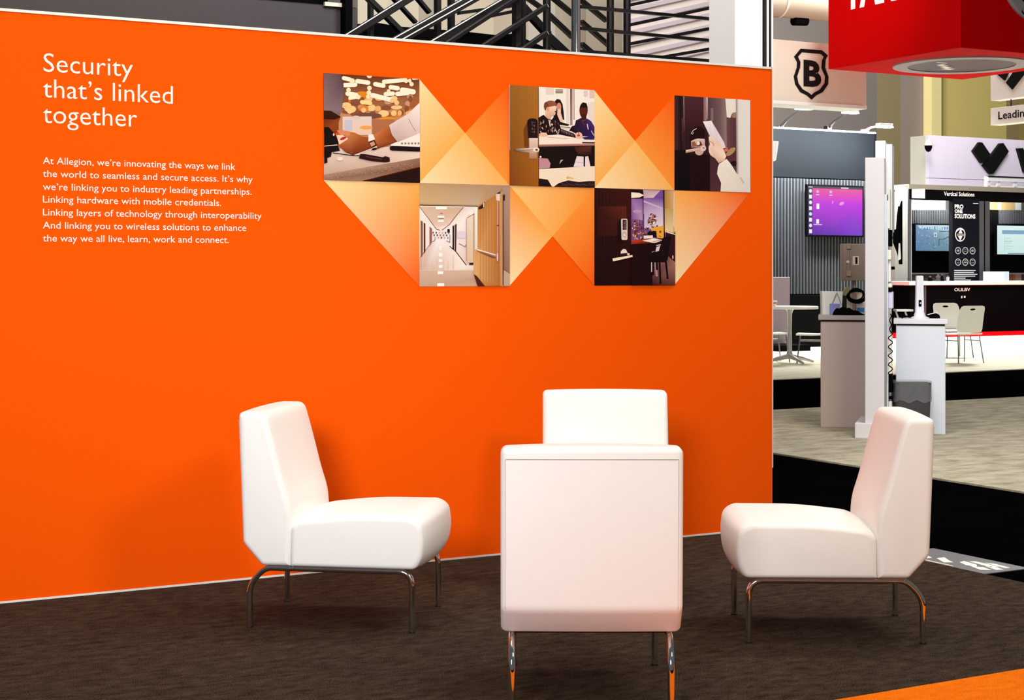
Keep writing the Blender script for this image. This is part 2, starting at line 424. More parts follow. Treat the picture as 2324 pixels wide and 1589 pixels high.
# print 1: a watch-wearing arm over a counter
c = Canvas([(55, 58), (1350, 155), (1345, 1545), (50, 1505)])
c.poly([(0, 0), (1400, 0), (1400, 700), (0, 700)], [(96, 44, 18), (120, 60, 34), (186, 120, 80), (150, 82, 40)])
c.rect(250, 560, 1400, 1100, (196, 130, 84), (206, 160, 128))
rr = random.Random(3)
for k in range(46):
    x, y = rr.uniform(320, 1300), rr.uniform(380, 640)
    c.ell(x, y, rr.uniform(28, 80), rr.uniform(24, 48), rr.choice([(236, 176, 104), (168, 92, 44), (244, 200, 140), (226, 130, 40), (140, 76, 52), (206, 150, 112)]))
c.ell(640, 640, 190, 40, (116, 70, 58)); c.ell(900, 690, 110, 34, (236, 140, 26)); c.ell(560, 350, 90, 40, (226, 132, 26))
c.rect(300, 650, 690, 900, (226, 204, 200), (236, 196, 168)); c.rect(330, 700, 430, 840, (200, 190, 206)); c.ell(620, 800, 90, 26, (240, 160, 80))
c.ell(480, 660, 50, 24, (224, 192, 178)); c.rect(700, 690, 1000, 900, (176, 108, 72))
HI = (254, 240, 214)
for q in ((320, 130, 400, 150, 28), (330, 225, 470, 220, 30), (500, 172, 645, 195, 30), (740, 215, 850, 238, 30), (860, 185, 1150, 160, 30), (950, 258, 1045, 275, 30),
          (1260, 150, 1360, 142, 14), (1110, 300, 1260, 325, 36), (1040, 350, 1180, 340, 30), (700, 365, 960, 430, 32), (370, 340, 480, 360, 32), (560, 455, 670, 470, 28), (880, 350, 980, 345, 28), (400, 400, 520, 385, 24)):
    c.pill(*q, HI if q[1] < 430 else (250, 214, 150))
for q in ((660, 268, 32), (652, 330, 32), (510, 390, 30), (430, 170, 36), (1210, 175, 26), (1236, 222, 30), (1160, 178, 28), (640, 385, 28), (380, 290, 30), (970, 440, 32), (1030, 470, 34), (335, 490, 26), (580, 565, 34), (990, 610, 40), (920, 310, 26), (660, 100, 36)):
    c.ell(q[0], q[1], q[2], q[2], (252, 228, 184) if q[1] < 400 else (244, 194, 128))
c.poly([(50, 50), (270, 70), (310, 180), (320, 300), (290, 560), (255, 640), (50, 570)], [(120, 92, 98), (96, 70, 76), (90, 66, 74), (110, 84, 92), (132, 104, 110), (120, 92, 96), (140, 112, 116)])
c.poly([(50, 565), (150, 570), (275, 650), (245, 720), (245, 830), (200, 880), (50, 860)], [(56, 16, 6), (90, 36, 14), (110, 48, 18), (150, 66, 24), (140, 58, 22), (120, 44, 16), (150, 60, 20)])
c.poly([(50, 570), (150, 575), (275, 655), (190, 690), (50, 680)], (50, 14, 8))
c.poly([(0, 1180), (260, 1080), (1000, 1060), (1345, 900), (1400, 1200), (1345, 1230), (540, 1350), (50, 1440)], [(220, 190, 172), (232, 208, 196), (232, 206, 196), (250, 232, 222), (238, 210, 192), (224, 190, 166), (206, 172, 152), (196, 160, 142)])
c.poly([(50, 1435), (540, 1345), (1400, 1215), (1400, 1330), (540, 1520), (50, 1510)], [(170, 128, 112), (176, 140, 118), (150, 108, 86), (128, 84, 60), (160, 124, 104), (150, 108, 92)])
for k in range(60):
    t = rr.random(); x = 80 + t * 1240; y = 1445 - t * 180 + rr.uniform(0, 70); c.ell(x, y, 7, 5, rr.choice([(120, 84, 64), (196, 160, 138)]), 6)
c.poly([(560, 1530), (1345, 1335), (1400, 1560)], (34, 8, 6))
c.poly([(945, 1030), (1180, 930), (1400, 860), (1400, 1070), (945, 1060)], (250, 234, 224))
for k in range(6): c.rect(1085 + k * 46, 1005, 1085 + k * 46 + 26, 1030, (150, 120, 116))
c.pill(960, 1080, 1400, 1100, 32, (28, 10, 10))
c.poly([(920, 770), (1180, 620), (1400, 470), (1400, 880), (1040, 1000), (960, 900)], [(226, 200, 196), (236, 214, 208), (250, 236, 228), (226, 196, 190), (198, 162, 158), (206, 176, 172)])
c.line([(1190, 690), (1250, 800), (1290, 860)], 8, (170, 134, 130))
c.poly([(705, 900), (915, 780), (960, 900), (1025, 990), (760, 1090), (730, 1000)], [(206, 120, 66), (190, 100, 48), (150, 66, 26), (140, 58, 24), (120, 46, 18), (180, 96, 48)])
c.poly([(370, 850), (460, 870), (560, 920), (640, 930), (740, 1060), (600, 1110), (430, 1170), (330, 1130), (240, 1040), (260, 960), (340, 900)], [(196, 112, 56), (186, 100, 46), (170, 86, 36), (160, 78, 34), (130, 54, 20), (124, 48, 18), (112, 40, 16), (130, 52, 22), (170, 84, 44), (200, 120, 84), (206, 124, 72)])
c.poly([(215, 840), (260, 825), (400, 855), (390, 910), (270, 900)], (214, 134, 92))
c.poly([(215, 900), (300, 900), (370, 950), (250, 1030)], (244, 204, 184)); c.ell(302, 945, 44, 18, (176, 40, 34), rot=-0.4)
c.poly([(640, 900), (700, 888), (730, 960), (640, 990)], (250, 232, 224)); c.poly([(640, 1000), (720, 965), (760, 1050), (690, 1090)], (60, 22, 14)); c.poly([(655, 1010), (712, 985), (735, 1030), (680, 1060)], (206, 150, 120))
c.line([(690, 1085), (755, 1055)], 16, (244, 214, 196)); c.pill(700, 1095, 740, 1085, 14, (30, 10, 8))
c.poly([(50, 790), (110, 790), (200, 890), (240, 1000), (225, 1040), (50, 1045)], (14, 6, 8)); c.poly([(50, 1055), (230, 1040), (260, 1110), (150, 1130), (140, 1190), (90, 1210), (95, 1270), (50, 1285)], (18, 6, 6))
c.line([(55, 1048), (225, 1032)], 10, (240, 214, 204)); c.ell(178, 892, 12, 18, (230, 200, 190)); c.line([(165, 1140), (390, 1172), (520, 1180)], 12, (30, 14, 14))
c.line([(460, 1172), (680, 1085)], 8, (252, 240, 230))
c.poly([(530, 1155), (600, 1158), (830, 1200), (870, 1185), (925, 1205), (930, 1260), (870, 1270), (690, 1255), (510, 1215)], (44, 12, 12)); c.line([(600, 1190), (820, 1228)], 12, (96, 52, 48))
c.ell(260, 1220, 40, 26, (240, 220, 206))
place_print(c, 0, True, 'printed photo of an arm with a watch over a counter')

# print 2: classroom behind a wooden door
c = Canvas([(60, 47), (1300, 125), (1298, 1560), (52, 1525)])
c.hgrad(0, 0, 1400, 1000, (248, 236, 226), (250, 238, 230))
c.rect(580, 60, 700, 190, (232, 214, 202)); c.rect(722, 105, 832, 172, (150, 136, 116)); c.rect(722, 105, 832, 140, (178, 164, 144))
c.rect(936, 90, 972, 640, (140, 88, 84), (176, 134, 130)); c.rect(990, 90, 1000, 560, (90, 50, 48)); c.rect(972, 90, 990, 640, (250, 240, 236)); c.rect(880, 90, 920, 640, (236, 216, 208))
c.rect(1140, 130, 1200, 220, (230, 206, 198)); c.rect(1225, 120, 1300, 240, (226, 200, 190)); c.rect(1200, 300, 1300, 640, (238, 220, 212))
c.poly([(700, 300), (740, 255), (790, 262), (825, 330), (840, 440), (850, 560), (740, 560), (690, 500)], (30, 10, 12)); c.ell(772, 370, 34, 62, (214, 140, 112))
c.poly([(750, 400), (800, 400), (800, 460), (840, 590), (790, 600), (745, 480)], (240, 196, 172)); c.poly([(690, 500), (760, 520), (790, 590), (930, 630), (900, 650), (700, 620)], (26, 10, 12))
c.poly([(780, 650), (960, 670), (940, 700), (790, 690)], (236, 214, 204)); c.line([(800, 662), (940, 676)], 10, (60, 30, 32))
c.ell(1136, 420, 62, 118, (92, 34, 22)); c.poly([(1075, 420), (1080, 370), (1110, 330), (1150, 310), (1180, 315), (1196, 370), (1196, 440), (1180, 380), (1100, 380)], (24, 8, 10)); c.poly([(1100, 480), (1176, 480), (1180, 570), (1110, 560)], (70, 22, 16))
c.poly([(920, 720), (960, 655), (1005, 640), (1020, 570), (1100, 530), (1140, 570), (1190, 540), (1250, 580), (1300, 660), (1300, 800), (1100, 800), (960, 730)], [(26, 10, 14), (30, 12, 18), (40, 18, 40), (44, 20, 56), (40, 16, 44), (60, 24, 60), (62, 30, 96), (70, 40, 120), (60, 34, 110), (44, 24, 86), (40, 20, 60), (26, 10, 16)])
c.line([(1190, 620), (1205, 700)], 14, (230, 214, 230)); c.line([(1250, 720), (1290, 790)], 10, (220, 206, 236)); c.line([(1110, 560), (1150, 640)], 8, (110, 60, 60))
c.ell(650, 350, 92, 74, (150, 84, 60)); c.ell(585, 360, 34, 64, (120, 62, 44)); c.poly([(590, 380), (700, 355), (738, 360), (730, 440), (712, 490), (660, 510), (650, 560), (570, 520), (575, 440)], [(244, 204, 178), (250, 214, 190), (250, 220, 200), (236, 180, 150), (226, 166, 136), (220, 160, 132), (226, 170, 142), (220, 164, 136), (236, 190, 160)]); c.ell(610, 405, 18, 36, (226, 160, 130)); c.ell(722, 440, 14, 10, (60, 20, 20))
c.poly([(470, 530), (545, 485), (600, 540), (660, 560), (700, 510), (770, 600), (800, 690), (990, 760), (1040, 830), (940, 815), (760, 780), (600, 785), (470, 760)], (30, 12, 14))
for k in range(34):
    x, y = rr.uniform(485, 780), rr.uniform(540, 770); c.line([(x, y), (x + rr.uniform(-26, 26), y + 32)], 11, rr.choice([(150, 110, 104), (200, 166, 158), (110, 70, 70), (226, 200, 190)]))
for k in range(8): c.line([(800 + k * 24, 700 + k * 9), (812 + k * 24, 742 + k * 9)], 9, (150, 110, 106))
c.line([(620, 560), (640, 660)], 14, (236, 214, 206)); c.ell(664, 630, 16, 16, (210, 186, 178))
c.poly([(440, 800), (600, 790), (760, 775), (1040, 830), (1300, 860), (1300, 915), (1000, 925), (440, 950)], (250, 230, 216)); c.poly([(440, 925), (1300, 905), (1300, 940), (440, 958)], [(190, 130, 120), (200, 150, 140), (150, 90, 86), (140, 80, 76)])
c.ell(538, 780, 60, 32, (240, 190, 164)); c.ell(1060, 790, 54, 50, (240, 186, 160)); c.ell(1056, 790, 20, 14, (200, 60, 50)); c.line([(1045, 705), (1060, 780)], 8, (90, 50, 50))
c.poly([(1110, 820), (1220, 800), (1300, 800), (1290, 850), (1150, 850)], (44, 30, 96)); c.line([(1110, 895), (1300, 897)], 18, (50, 28, 30)); c.line([(600, 815), (900, 840)], 6, (190, 160, 150))
c.poly([(440, 960), (1300, 940), (1300, 1250), (440, 1280)], (24, 8, 8)); c.poly([(990, 960), (1250, 950), (1240, 1080), (1130, 1070), (1040, 1060)], [(70, 30, 22), (90, 44, 34), (40, 14, 12), (120, 60, 40), (70, 30, 20)])
c.poly([(1030, 1095), (1130, 1100), (1130, 1250), (980, 1250)], (240, 220, 222)); c.poly([(1155, 1100), (1200, 1095), (1235, 1250), (1150, 1250)], (240, 220, 222)); c.line([(1010, 1180), (1130, 1190)], 6, (190, 150, 160)); c.poly([(770, 1210), (790, 1150), (830, 1145)], (206, 170, 170))
c.poly([(460, 1120), (600, 1130), (640, 1200), (630, 1265), (460, 1280)], (196, 140, 150)); c.ell(495, 1105, 14, 14, (250, 236, 236))
c.poly([(460, 1285), (1300, 1240), (1300, 1570), (460, 1570)], (248, 224, 200)); c.poly([(880, 1390), (990, 1420), (960, 1430), (870, 1425)], (226, 180, 100))
c.poly([(460, 1420), (600, 1440), (660, 1550), (460, 1550)], (32, 12, 14)); c.poly([(690, 1550), (760, 1490), (900, 1450), (1060, 1475), (1200, 1460), (1300, 1460), (1300, 1570)], (44, 22, 24))
for k in range(14): c.line([(800 + k * 34, 1490 + (k % 3) * 14), (830 + k * 34, 1525)], 6, (104, 70, 74))
c.poly([(40, 30), (466, 60), (466, 1560), (40, 1560)], [(150, 96, 34), (178, 112, 40), (166, 92, 22), (126, 64, 18)])
for k in range(9): c.rect(90 + k * 42, 30, 96 + k * 42, 1560, (164, 100, 32), (146, 80, 22))
c.line([(466, 70), (466, 1545)], 8, (70, 30, 10)); c.poly([(250, 700), (300, 600), (330, 1000), (260, 960)], (112, 62, 18))
c.poly(round_poly([(298, 540), (455, 540), (455, 828), (315, 828)], [70, 60, 10, 10]), (34, 12, 12))
for k in range(4): c.line([(362, 590 + k * 50), (420, 600 + k * 50)], 5, (130, 96, 90)); c.line([(372 + (k % 2) * 30, 590 + k * 42), (376 + (k % 2) * 30, 626 + k * 42)], 5, (150, 116, 110))
c.rect(330, 828, 455, 980, (232, 206, 192), (206, 176, 160)); c.rect(330, 1010, 440, 1130, (200, 164, 140), (172, 124, 92)); c.poly([(110, 985), (380, 975), (470, 980), (470, 1040), (380, 1045), (200, 1035), (120, 1020)], [(120, 80, 48), (250, 236, 220), (214, 180, 160), (160, 110, 80), (214, 176, 150), (100, 60, 30), (90, 50, 24)]); c.ell(430, 1000, 46, 34, (240, 220, 206)); c.ell(436, 1002, 20, 16, (120, 76, 60))
place_print(c, 2, True, 'printed photo of three people at a table behind a wooden door')

# print 3: a hand holding a white card to a door lock
c = Canvas([(60, 75), (1210, 155), (1195, 1548), (48, 1503)])
c.poly([(40, 60), (620, 100), (620, 1560), (40, 1560)], [(56, 28, 34), (70, 32, 40), (30, 6, 8), (12, 2, 4)])
c.hgrad(40, 60, 160, 1560, (64, 36, 40), (30, 8, 12)); c.hgrad(140, 70, 215, 900, (20, 4, 8), (62, 28, 34)); c.rect(192, 90, 204, 620, (190, 150, 146), (90, 50, 52)); c.rect(215, 90, 480, 560, (76, 36, 44), (58, 20, 26)); c.rect(165, 420, 182, 860, (96, 56, 56), (40, 12, 14))
c.poly([(210, 960), (600, 980), (600, 1560), (210, 1560)], (30, 3, 6)); c.rect(50, 900, 280, 1560, (20, 3, 6), (8, 2, 3))
c.hgrad(490, 100, 540, 460, (130, 90, 94), (170, 130, 132)); c.rect(540, 100, 556, 440, (236, 210, 208), (150, 110, 112))
c.hgrad(556, 100, 840, 900, (84, 56, 62), (124, 98, 100)); c.rect(600, 270, 640, 460, (132, 104, 106)); c.hgrad(750, 110, 850, 900, (120, 90, 92), (150, 124, 122)); c.rect(580, 960, 760, 1560, (66, 36, 40), (84, 44, 52))
c.hgrad(840, 400, 1010, 900, (110, 70, 76), (76, 40, 46)); c.rect(820, 900, 1010, 1320, (74, 40, 40), (104, 58, 64)); c.ell(900, 930, 90, 40, (180, 140, 96), rot=-0.7); c.ell(950, 1110, 60, 40, (30, 10, 14))
c.poly([(825, 120), (1000, 135), (990, 330), (920, 360), (900, 420), (845, 410)], (240, 228, 220)); c.rect(930, 340, 1000, 420, (150, 124, 122))
c.hgrad(995, 130, 1230, 1560, (232, 224, 220), (236, 226, 222)); c.hgrad(985, 130, 1030, 1270, (150, 120, 124), (232, 222, 218))
c.poly([(285, 760), (285, 660), (310, 590), (370, 545), (450, 545), (505, 600), (515, 720), (505, 780)], (34, 4, 8)); c.line([(300, 655), (330, 605), (385, 575)], 9, (236, 210, 204)); c.line([(318, 665), (338, 632)], 9, (220, 186, 180))
c.ell(420, 925, 64, 56, (206, 168, 158)); c.poly([(300, 765), (350, 740), (400, 728), (505, 735), (510, 860), (300, 865)], [(220, 186, 176), (232, 200, 190), (240, 214, 204), (226, 194, 184), (200, 160, 150), (150, 96, 82)]); c.poly([(370, 790), (440, 770), (470, 830), (390, 850)], (100, 44, 40)); c.ell(405, 800, 26, 28, (244, 224, 216)); c.poly([(310, 780), (350, 770), (380, 840), (320, 845)], (150, 90, 76))
c.poly([(218, 900), (425, 862), (432, 905), (220, 945)], [(236, 204, 194), (226, 186, 176), (206, 158, 148), (180, 130, 124)]); c.ell(480, 875, 44, 46, (232, 198, 188)); c.ell(486, 870, 16, 10, (150, 96, 92))
c.poly([(478, 470), (610, 460), (630, 500), (800, 790), (820, 870), (780, 880), (700, 800), (580, 690)], [(250, 244, 246), (246, 238, 242), (232, 216, 224), (220, 200, 206), (240, 226, 228), (240, 220, 224), (226, 206, 214), (226, 206, 216)])
c.poly([(565, 705), (590, 690), (640, 720), (720, 790), (790, 900), (830, 1000), (800, 1060), (730, 1090), (715, 1105), (660, 1030), (590, 980), (565, 930), (560, 860), (580, 820), (570, 760)], [(250, 218, 198), (252, 222, 202), (246, 204, 180), (244, 200, 176), (250, 216, 196), (252, 226, 210), (236, 186, 160), (226, 172, 146), (220, 164, 140), (236, 186, 162), (248, 212, 192), (250, 220, 202), (250, 222, 204), (246, 208, 188), (250, 220, 200)])
c.line([(580, 765), (640, 812), (640, 850)], 7, (150, 84, 70)); c.line([(595, 710), (640, 800)], 5, (220, 160, 136)); c.ell(830, 900, 36, 26, (228, 120, 116), rot=-0.6); c.line([(790, 880), (870, 890)], 8, (120, 40, 40))
c.poly([(720, 1110), (800, 1060), (835, 1040), (900, 1120), (1010, 1300), (1220, 1300), (1220, 1560), (735, 1560), (745, 1400), (685, 1260), (700, 1160)], [(246, 232, 220), (248, 236, 226), (250, 240, 230), (244, 230, 220), (236, 222, 212), (234, 224, 218), (228, 218, 212), (240, 224, 212), (244, 228, 214), (246, 232, 220), (246, 232, 220)]); c.line([(1040, 1320), (1095, 1410)], 22, (204, 188, 180))
place_print(c, 4, True, 'printed photo of a hand holding a card to a door lock')

# print 4: bright corridor through an open wooden door
c = Canvas([(60, 33), (1370, 70), (1370, 1550), (58, 1545)])
c.rect(40, 20, 1400, 1570, (244, 226, 220))
c.poly([(50, 20), (1380, 60), (1380, 400), (50, 400)], [(196, 156, 108), (172, 136, 112), (196, 170, 150), (214, 178, 130)]); c.poly([(975, 60), (1380, 60), (1380, 1560), (900, 380)], [(190, 148, 108), (170, 136, 116), (190, 166, 152), (204, 170, 140)])
c.line([(50, 358), (900, 378)], 14, (50, 26, 26)); c.line([(50, 340), (900, 362)], 8, (176, 136, 100)); c.line([(50, 372), (900, 390)], 12, (252, 244, 236))
c.poly([(60, 385), (690, 390), (500, 640), (290, 700), (220, 620)], [(220, 186, 162), (214, 176, 146), (232, 204, 190), (240, 214, 206), (226, 194, 174)])
c.poly([(60, 390), (220, 600), (330, 720), (330, 860), (230, 900), (60, 1130)], (246, 232, 226)); c.poly([(690, 390), (900, 385), (890, 1250), (730, 1240), (500, 970), (430, 860), (430, 700), (500, 640)], [(232, 208, 196), (248, 236, 228), (250, 236, 226), (232, 204, 190), (250, 238, 236), (250, 240, 240), (250, 240, 240), (246, 232, 226)])
c.poly([(60, 1130), (230, 890), (330, 850), (430, 850), (500, 970), (730, 1240), (890, 1250), (890, 1560), (50, 1560)], [(214, 176, 156), (232, 206, 200), (250, 240, 242), (250, 240, 242), (244, 226, 218), (250, 238, 226), (246, 228, 212), (206, 168, 142), (198, 160, 136)])
c.poly([(60, 1310), (840, 1310), (880, 1440), (890, 1560), (50, 1560)], [(214, 178, 158), (218, 184, 162), (202, 160, 136), (206, 168, 146), (200, 164, 142)]); c.line([(60, 1310), (840, 1315)], 6, (232, 206, 190))
c.line([(60, 385), (220, 600), (300, 710), (350, 725)], 9, (110, 60, 44)); c.line([(690, 390), (570, 530), (490, 640), (380, 724)], 9, (126, 76, 56)); c.line([(490, 960), (580, 1040), (730, 1240)], 12, (60, 28, 24)); c.line([(60, 1130), (230, 900)], 7, (150, 96, 76))
for q in ((290, 380, 450, 420), (316, 515, 412, 545), (322, 575, 404, 608), (310, 1500, 410, 1545), (316, 1325, 396, 1368), (322, 1235, 386, 1275), (326, 1150, 384, 1190), (328, 1060, 380, 1112), (340, 960, 370, 1020)): c.rect(*q, (254, 248, 242))
c.rect(322, 548, 404, 556, (150, 110, 96)); c.ell(370, 478, 24, 10, (206, 130, 90))
c.poly([(75, 580), (105, 600), (105, 1100), (75, 1120)], (140, 84, 56)); c.poly([(118, 612), (142, 630), (142, 1040), (118, 1070)], (84, 46, 40)); c.poly([(200, 670), (236, 700), (236, 900), (200, 960)], (156, 100, 86)); c.rect(530, 660, 552, 1010, (40, 20, 22)); c.poly([(560, 650), (590, 630), (582, 1040), (560, 1010)], (90, 50, 40)); c.rect(455, 710, 490, 760, (30, 14, 20))
for k in range(16): c.ell(250 + k * 15, 760 + (k * 37) % 110, 9, 16, rr.choice([(70, 40, 60), (150, 110, 140), (200, 170, 190)]), 8)
c.line([(240, 890), (270, 880), (280, 850)], 7, (60, 30, 40)); c.line([(440, 880), (490, 905), (490, 790)], 7, (60, 30, 40))
c.rect(590, 740, 720, 840, (230, 212, 226)); c.line([(620, 920), (712, 972), (728, 935)], 7, (80, 44, 50)); c.line([(728, 560), (728, 1180)], 6, (170, 120, 100)); c.rect(740, 500, 835, 1200, (240, 218, 198), (226, 192, 162)); c.line([(735, 550), (840, 490)], 7, (90, 50, 40)); c.line([(840, 480), (840, 1230)], 8, (130, 90, 70)); c.rect(770, 1206, 830, 1236, (40, 16, 20)); c.rect(846, 400, 892, 1250, (250, 240, 228), (232, 208, 180))
for k in range(7): c.rect(100 + k * 72, 1080 + (k % 3) * 40, 112 + k * 72, 1300, (240, 214, 200), (226, 196, 178))
c.poly([(1250, 100), (1380, 70), (1380, 1560), (1230, 1560)], [(176, 140, 124), (180, 146, 128), (150, 112, 92), (120, 78, 56)]); c.poly([(1280, 1310), (1380, 1360), (1380, 1560), (1270, 1560)], (196, 166, 140)); c.line([(1285, 1310), (1380, 1365)], 8, (90, 50, 46)); c.poly([(1262, 230), (1300, 200), (1295, 300), (1262, 290)], (70, 34, 44))
c.poly([(895, 370), (1165, 205), (1250, 180), (1255, 1560), (1000, 1560), (835, 1370), (840, 1020), (895, 1000)], [(190, 128, 70), (196, 124, 60), (200, 132, 76), (176, 100, 42), (196, 124, 60), (226, 170, 110), (220, 164, 110), (214, 150, 84)])
for k in range(6): c.poly([(930 + k * 42, 360 - k * 24), (936 + k * 42, 356 - k * 24), (936 + k * 42, 1500), (930 + k * 42, 1500)], (182, 112, 54))
c.poly([(1210, 190), (1262, 160), (1262, 1560), (1225, 1560)], (206, 148, 96)); c.line([(1268, 200), (1268, 1540)], 13, (56, 24, 22)); c.poly([(835, 1370), (880, 1400), (1000, 1560), (890, 1560)], (76, 30, 18))
c.poly([(905, 390), (1000, 320), (1000, 395), (905, 425)], (60, 26, 24)); c.rect(976, 330, 990, 392, (250, 236, 226)); c.line([(1192, 300), (1194, 1060)], 26, (170, 90, 76)); c.line([(1186, 300), (1188, 1060)], 8, (240, 206, 196)); c.poly([(1162, 200), (1222, 190), (1218, 300), (1170, 292)], (236, 208, 196)); c.poly([(1170, 190), (1230, 158), (1220, 195)], (40, 18, 16)); c.ell(1194, 660, 18, 10, (110, 50, 44))
c.poly([(880, 1000), (1170, 1085), (1170, 1140), (1100, 1135), (880, 1035)], [(250, 226, 208), (220, 170, 150), (120, 60, 44), (150, 80, 60), (140, 76, 56)]); c.line([(885, 1012), (1150, 1092)], 12, (252, 236, 224)); c.ell(1190, 1130, 24, 90, (170, 104, 84)); c.ell(1184, 1120, 10, 70, (240, 206, 190))
place_print(c, 1, False, 'printed photo of a bright corridor with an open wooden door')

# print 5: dark door with a lock, desk and window behind
c = Canvas([(68, 15), (1325, 45), (1322, 1540), (66, 1535)])
c.rect(40, 0, 1400, 1570, (40, 10, 12))
c.poly([(60, 0), (640, 0), (640, 1560), (60, 1560)], [(40, 10, 10), (66, 16, 10), (34, 6, 6), (26, 4, 6)]); c.poly([(120, 300), (560, 300), (560, 760), (120, 760)], [(56, 16, 12), (100, 38, 28), (70, 22, 18), (50, 12, 10)])
for k in range(10): c.rect(110 + k * 52, 60, 115 + k * 52, 1500, (74, 24, 16), (36, 6, 8))
c.rect(636, 20, 1340, 900, (118, 78, 150)); c.poly([(640, 180), (820, 180), (820, 520), (640, 500)], [(150, 110, 170), (130, 84, 160), (190, 150, 190), (130, 80, 160)])
c.poly([(830, 170), (1145, 150), (1145, 420), (830, 420)], [(136, 92, 170), (96, 50, 150), (206, 180, 206), (190, 156, 196)]); c.poly([(840, 260), (1145, 320), (1145, 700), (840, 640)], [(170, 130, 190), (200, 170, 206), (244, 230, 236), (226, 200, 220)]); c.line([(830, 220), (1130, 330)], 26, (206, 180, 206)); c.ell(730, 380, 70, 26, (190, 150, 186))
c.poly([(620, 20), (825, 40), (830, 180), (630, 180)], (34, 8, 10)); c.poly([(636, 80), (760, 90), (838, 125), (770, 160), (636, 168)], (252, 236, 212)); c.poly([(822, 40), (1100, 50), (985, 165), (835, 170)], [(190, 150, 160), (206, 160, 166), (226, 196, 206), (206, 170, 180)])
c.line([(823, 180), (823, 780)], 12, (60, 20, 40)); c.line([(1150, 40), (1158, 800)], 20, (36, 8, 12))
c.hgrad(1165, 50, 1340, 720, (176, 130, 66), (226, 176, 120)); c.rect(1165, 330, 1300, 700, (200, 160, 96), (236, 206, 160)); c.poly([(1310, 80), (1340, 80), (1340, 640), (1300, 600)], (236, 200, 180))
for k in range(60):
    x, y = rr.uniform(640, 810), rr.uniform(500, 800); c.poly([(x, y), (x + rr.uniform(14, 46), y + rr.uniform(-14, 20)), (x + rr.uniform(-10, 20), y + rr.uniform(16, 50))], rr.choice([(90, 26, 20), (200, 90, 30), (250, 230, 220), (150, 80, 30), (240, 170, 60), (130, 40, 30)]))
for k in range(70):
    t = rr.random(); x, y = 960 + rr.uniform(-130, 90) * (0.25 + t), 410 + t * 320; c.poly([(x, y), (x + rr.uniform(20, 56), y + rr.uniform(-8, 26)), (x + rr.uniform(-16, 16), y + rr.uniform(16, 46))], rr.choice([(64, 16, 14), (110, 40, 30), (250, 236, 232), (80, 24, 20), (180, 110, 90)]))
c.poly([(950, 640), (1140, 600), (1140, 810), (1030, 790), (1020, 690), (950, 680)], (240, 168, 56)); c.ell(1084, 700, 18, 22, (150, 80, 30)); c.line([(1060, 760), (1100, 780)], 10, (150, 80, 30))
c.poly([(636, 830), (830, 820), (1160, 800), (1160, 900), (640, 895)], [(206, 60, 24), (190, 60, 34), (60, 20, 16), (40, 8, 8), (150, 36, 16)]); c.poly([(880, 720), (910, 690), (1020, 690), (1030, 790), (880, 750)], (24, 8, 10)); c.poly([(818, 760), (965, 755), (965, 800), (825, 810)], (250, 226, 214)); c.poly([(800, 840), (980, 800), (1120, 830), (1000, 880)], (252, 232, 216)); c.line([(960, 850), (1090, 838)], 8, (150, 80, 70))
c.poly([(630, 895), (1170, 860), (1340, 700), (1340, 1560), (630, 1560)], (30, 4, 6)); c.line([(1190, 705), (1340, 742)], 14, (252, 236, 220)); c.poly([(1175, 710), (1340, 750), (1340, 1160), (1180, 1100)], (52, 14, 22)); c.poly([(1200, 1080), (1340, 1180), (1340, 1540), (960, 1540), (960, 1180), (1180, 1180)], [(130, 70, 70), (160, 110, 100), (100, 44, 34), (60, 16, 14), (150, 96, 100), (130, 76, 80)])
c.line([(945, 1165), (945, 1330)], 14, (236, 214, 206)); c.line([(1002, 1180), (1030, 1400)], 36, (176, 130, 136)); c.ell(1285, 1100, 8, 32, (250, 240, 236))
c.poly([(1130, 790), (1260, 760), (1200, 1150), (930, 1180), (850, 1070), (1010, 1030), (1090, 880)], (22, 5, 7)); c.poly([(1020, 940), (1080, 920), (1060, 1000), (1005, 1015)], (226, 206, 214)); c.line([(1020, 915), (1090, 903)], 14, (240, 220, 224)); c.line([(945, 1020), (990, 1006)], 7, (200, 170, 170))
for q in (((975, 1170), (965, 1380)), ((1070, 1170), (1085, 1520)), ((1170, 1150), (1200, 1440)), ((1025, 1170), (1030, 1300))): c.line(list(q), 30, (16, 4, 6))
c.poly([(430, 520), (460, 490), (470, 830), (430, 800)], (14, 4, 4)); c.poly(round_poly([(465, 495), (565, 495), (565, 828), (472, 828)], 26), (232, 210, 200)); c.poly([(490, 510), (552, 515), (552, 668), (490, 668)], (44, 18, 18))
for k in range(7): c.line([(505, 530 + k * 20), (545, 536 + k * 20)], 6, (170, 140, 130))
c.ell(518, 740, 36, 50, (206, 180, 168)); c.ell(514, 758, 20, 30, (240, 222, 212)); c.line([(500, 760), (530, 790)], 6, (90, 56, 50))
c.poly([(455, 1060), (462, 1000), (500, 965), (540, 975), (565, 1030), (560, 1060)], (240, 220, 206)); c.poly([(455, 1040), (560, 1030), (560, 1070), (460, 1075)], (50, 18, 16)); c.ell(578, 1050, 22, 18, (226, 190, 176)); c.poly([(330, 1115), (640, 1062), (645, 1092), (340, 1162)], (248, 226, 206))
place_print(c, 3, False, 'printed photo of a dark door and a desk by a window')

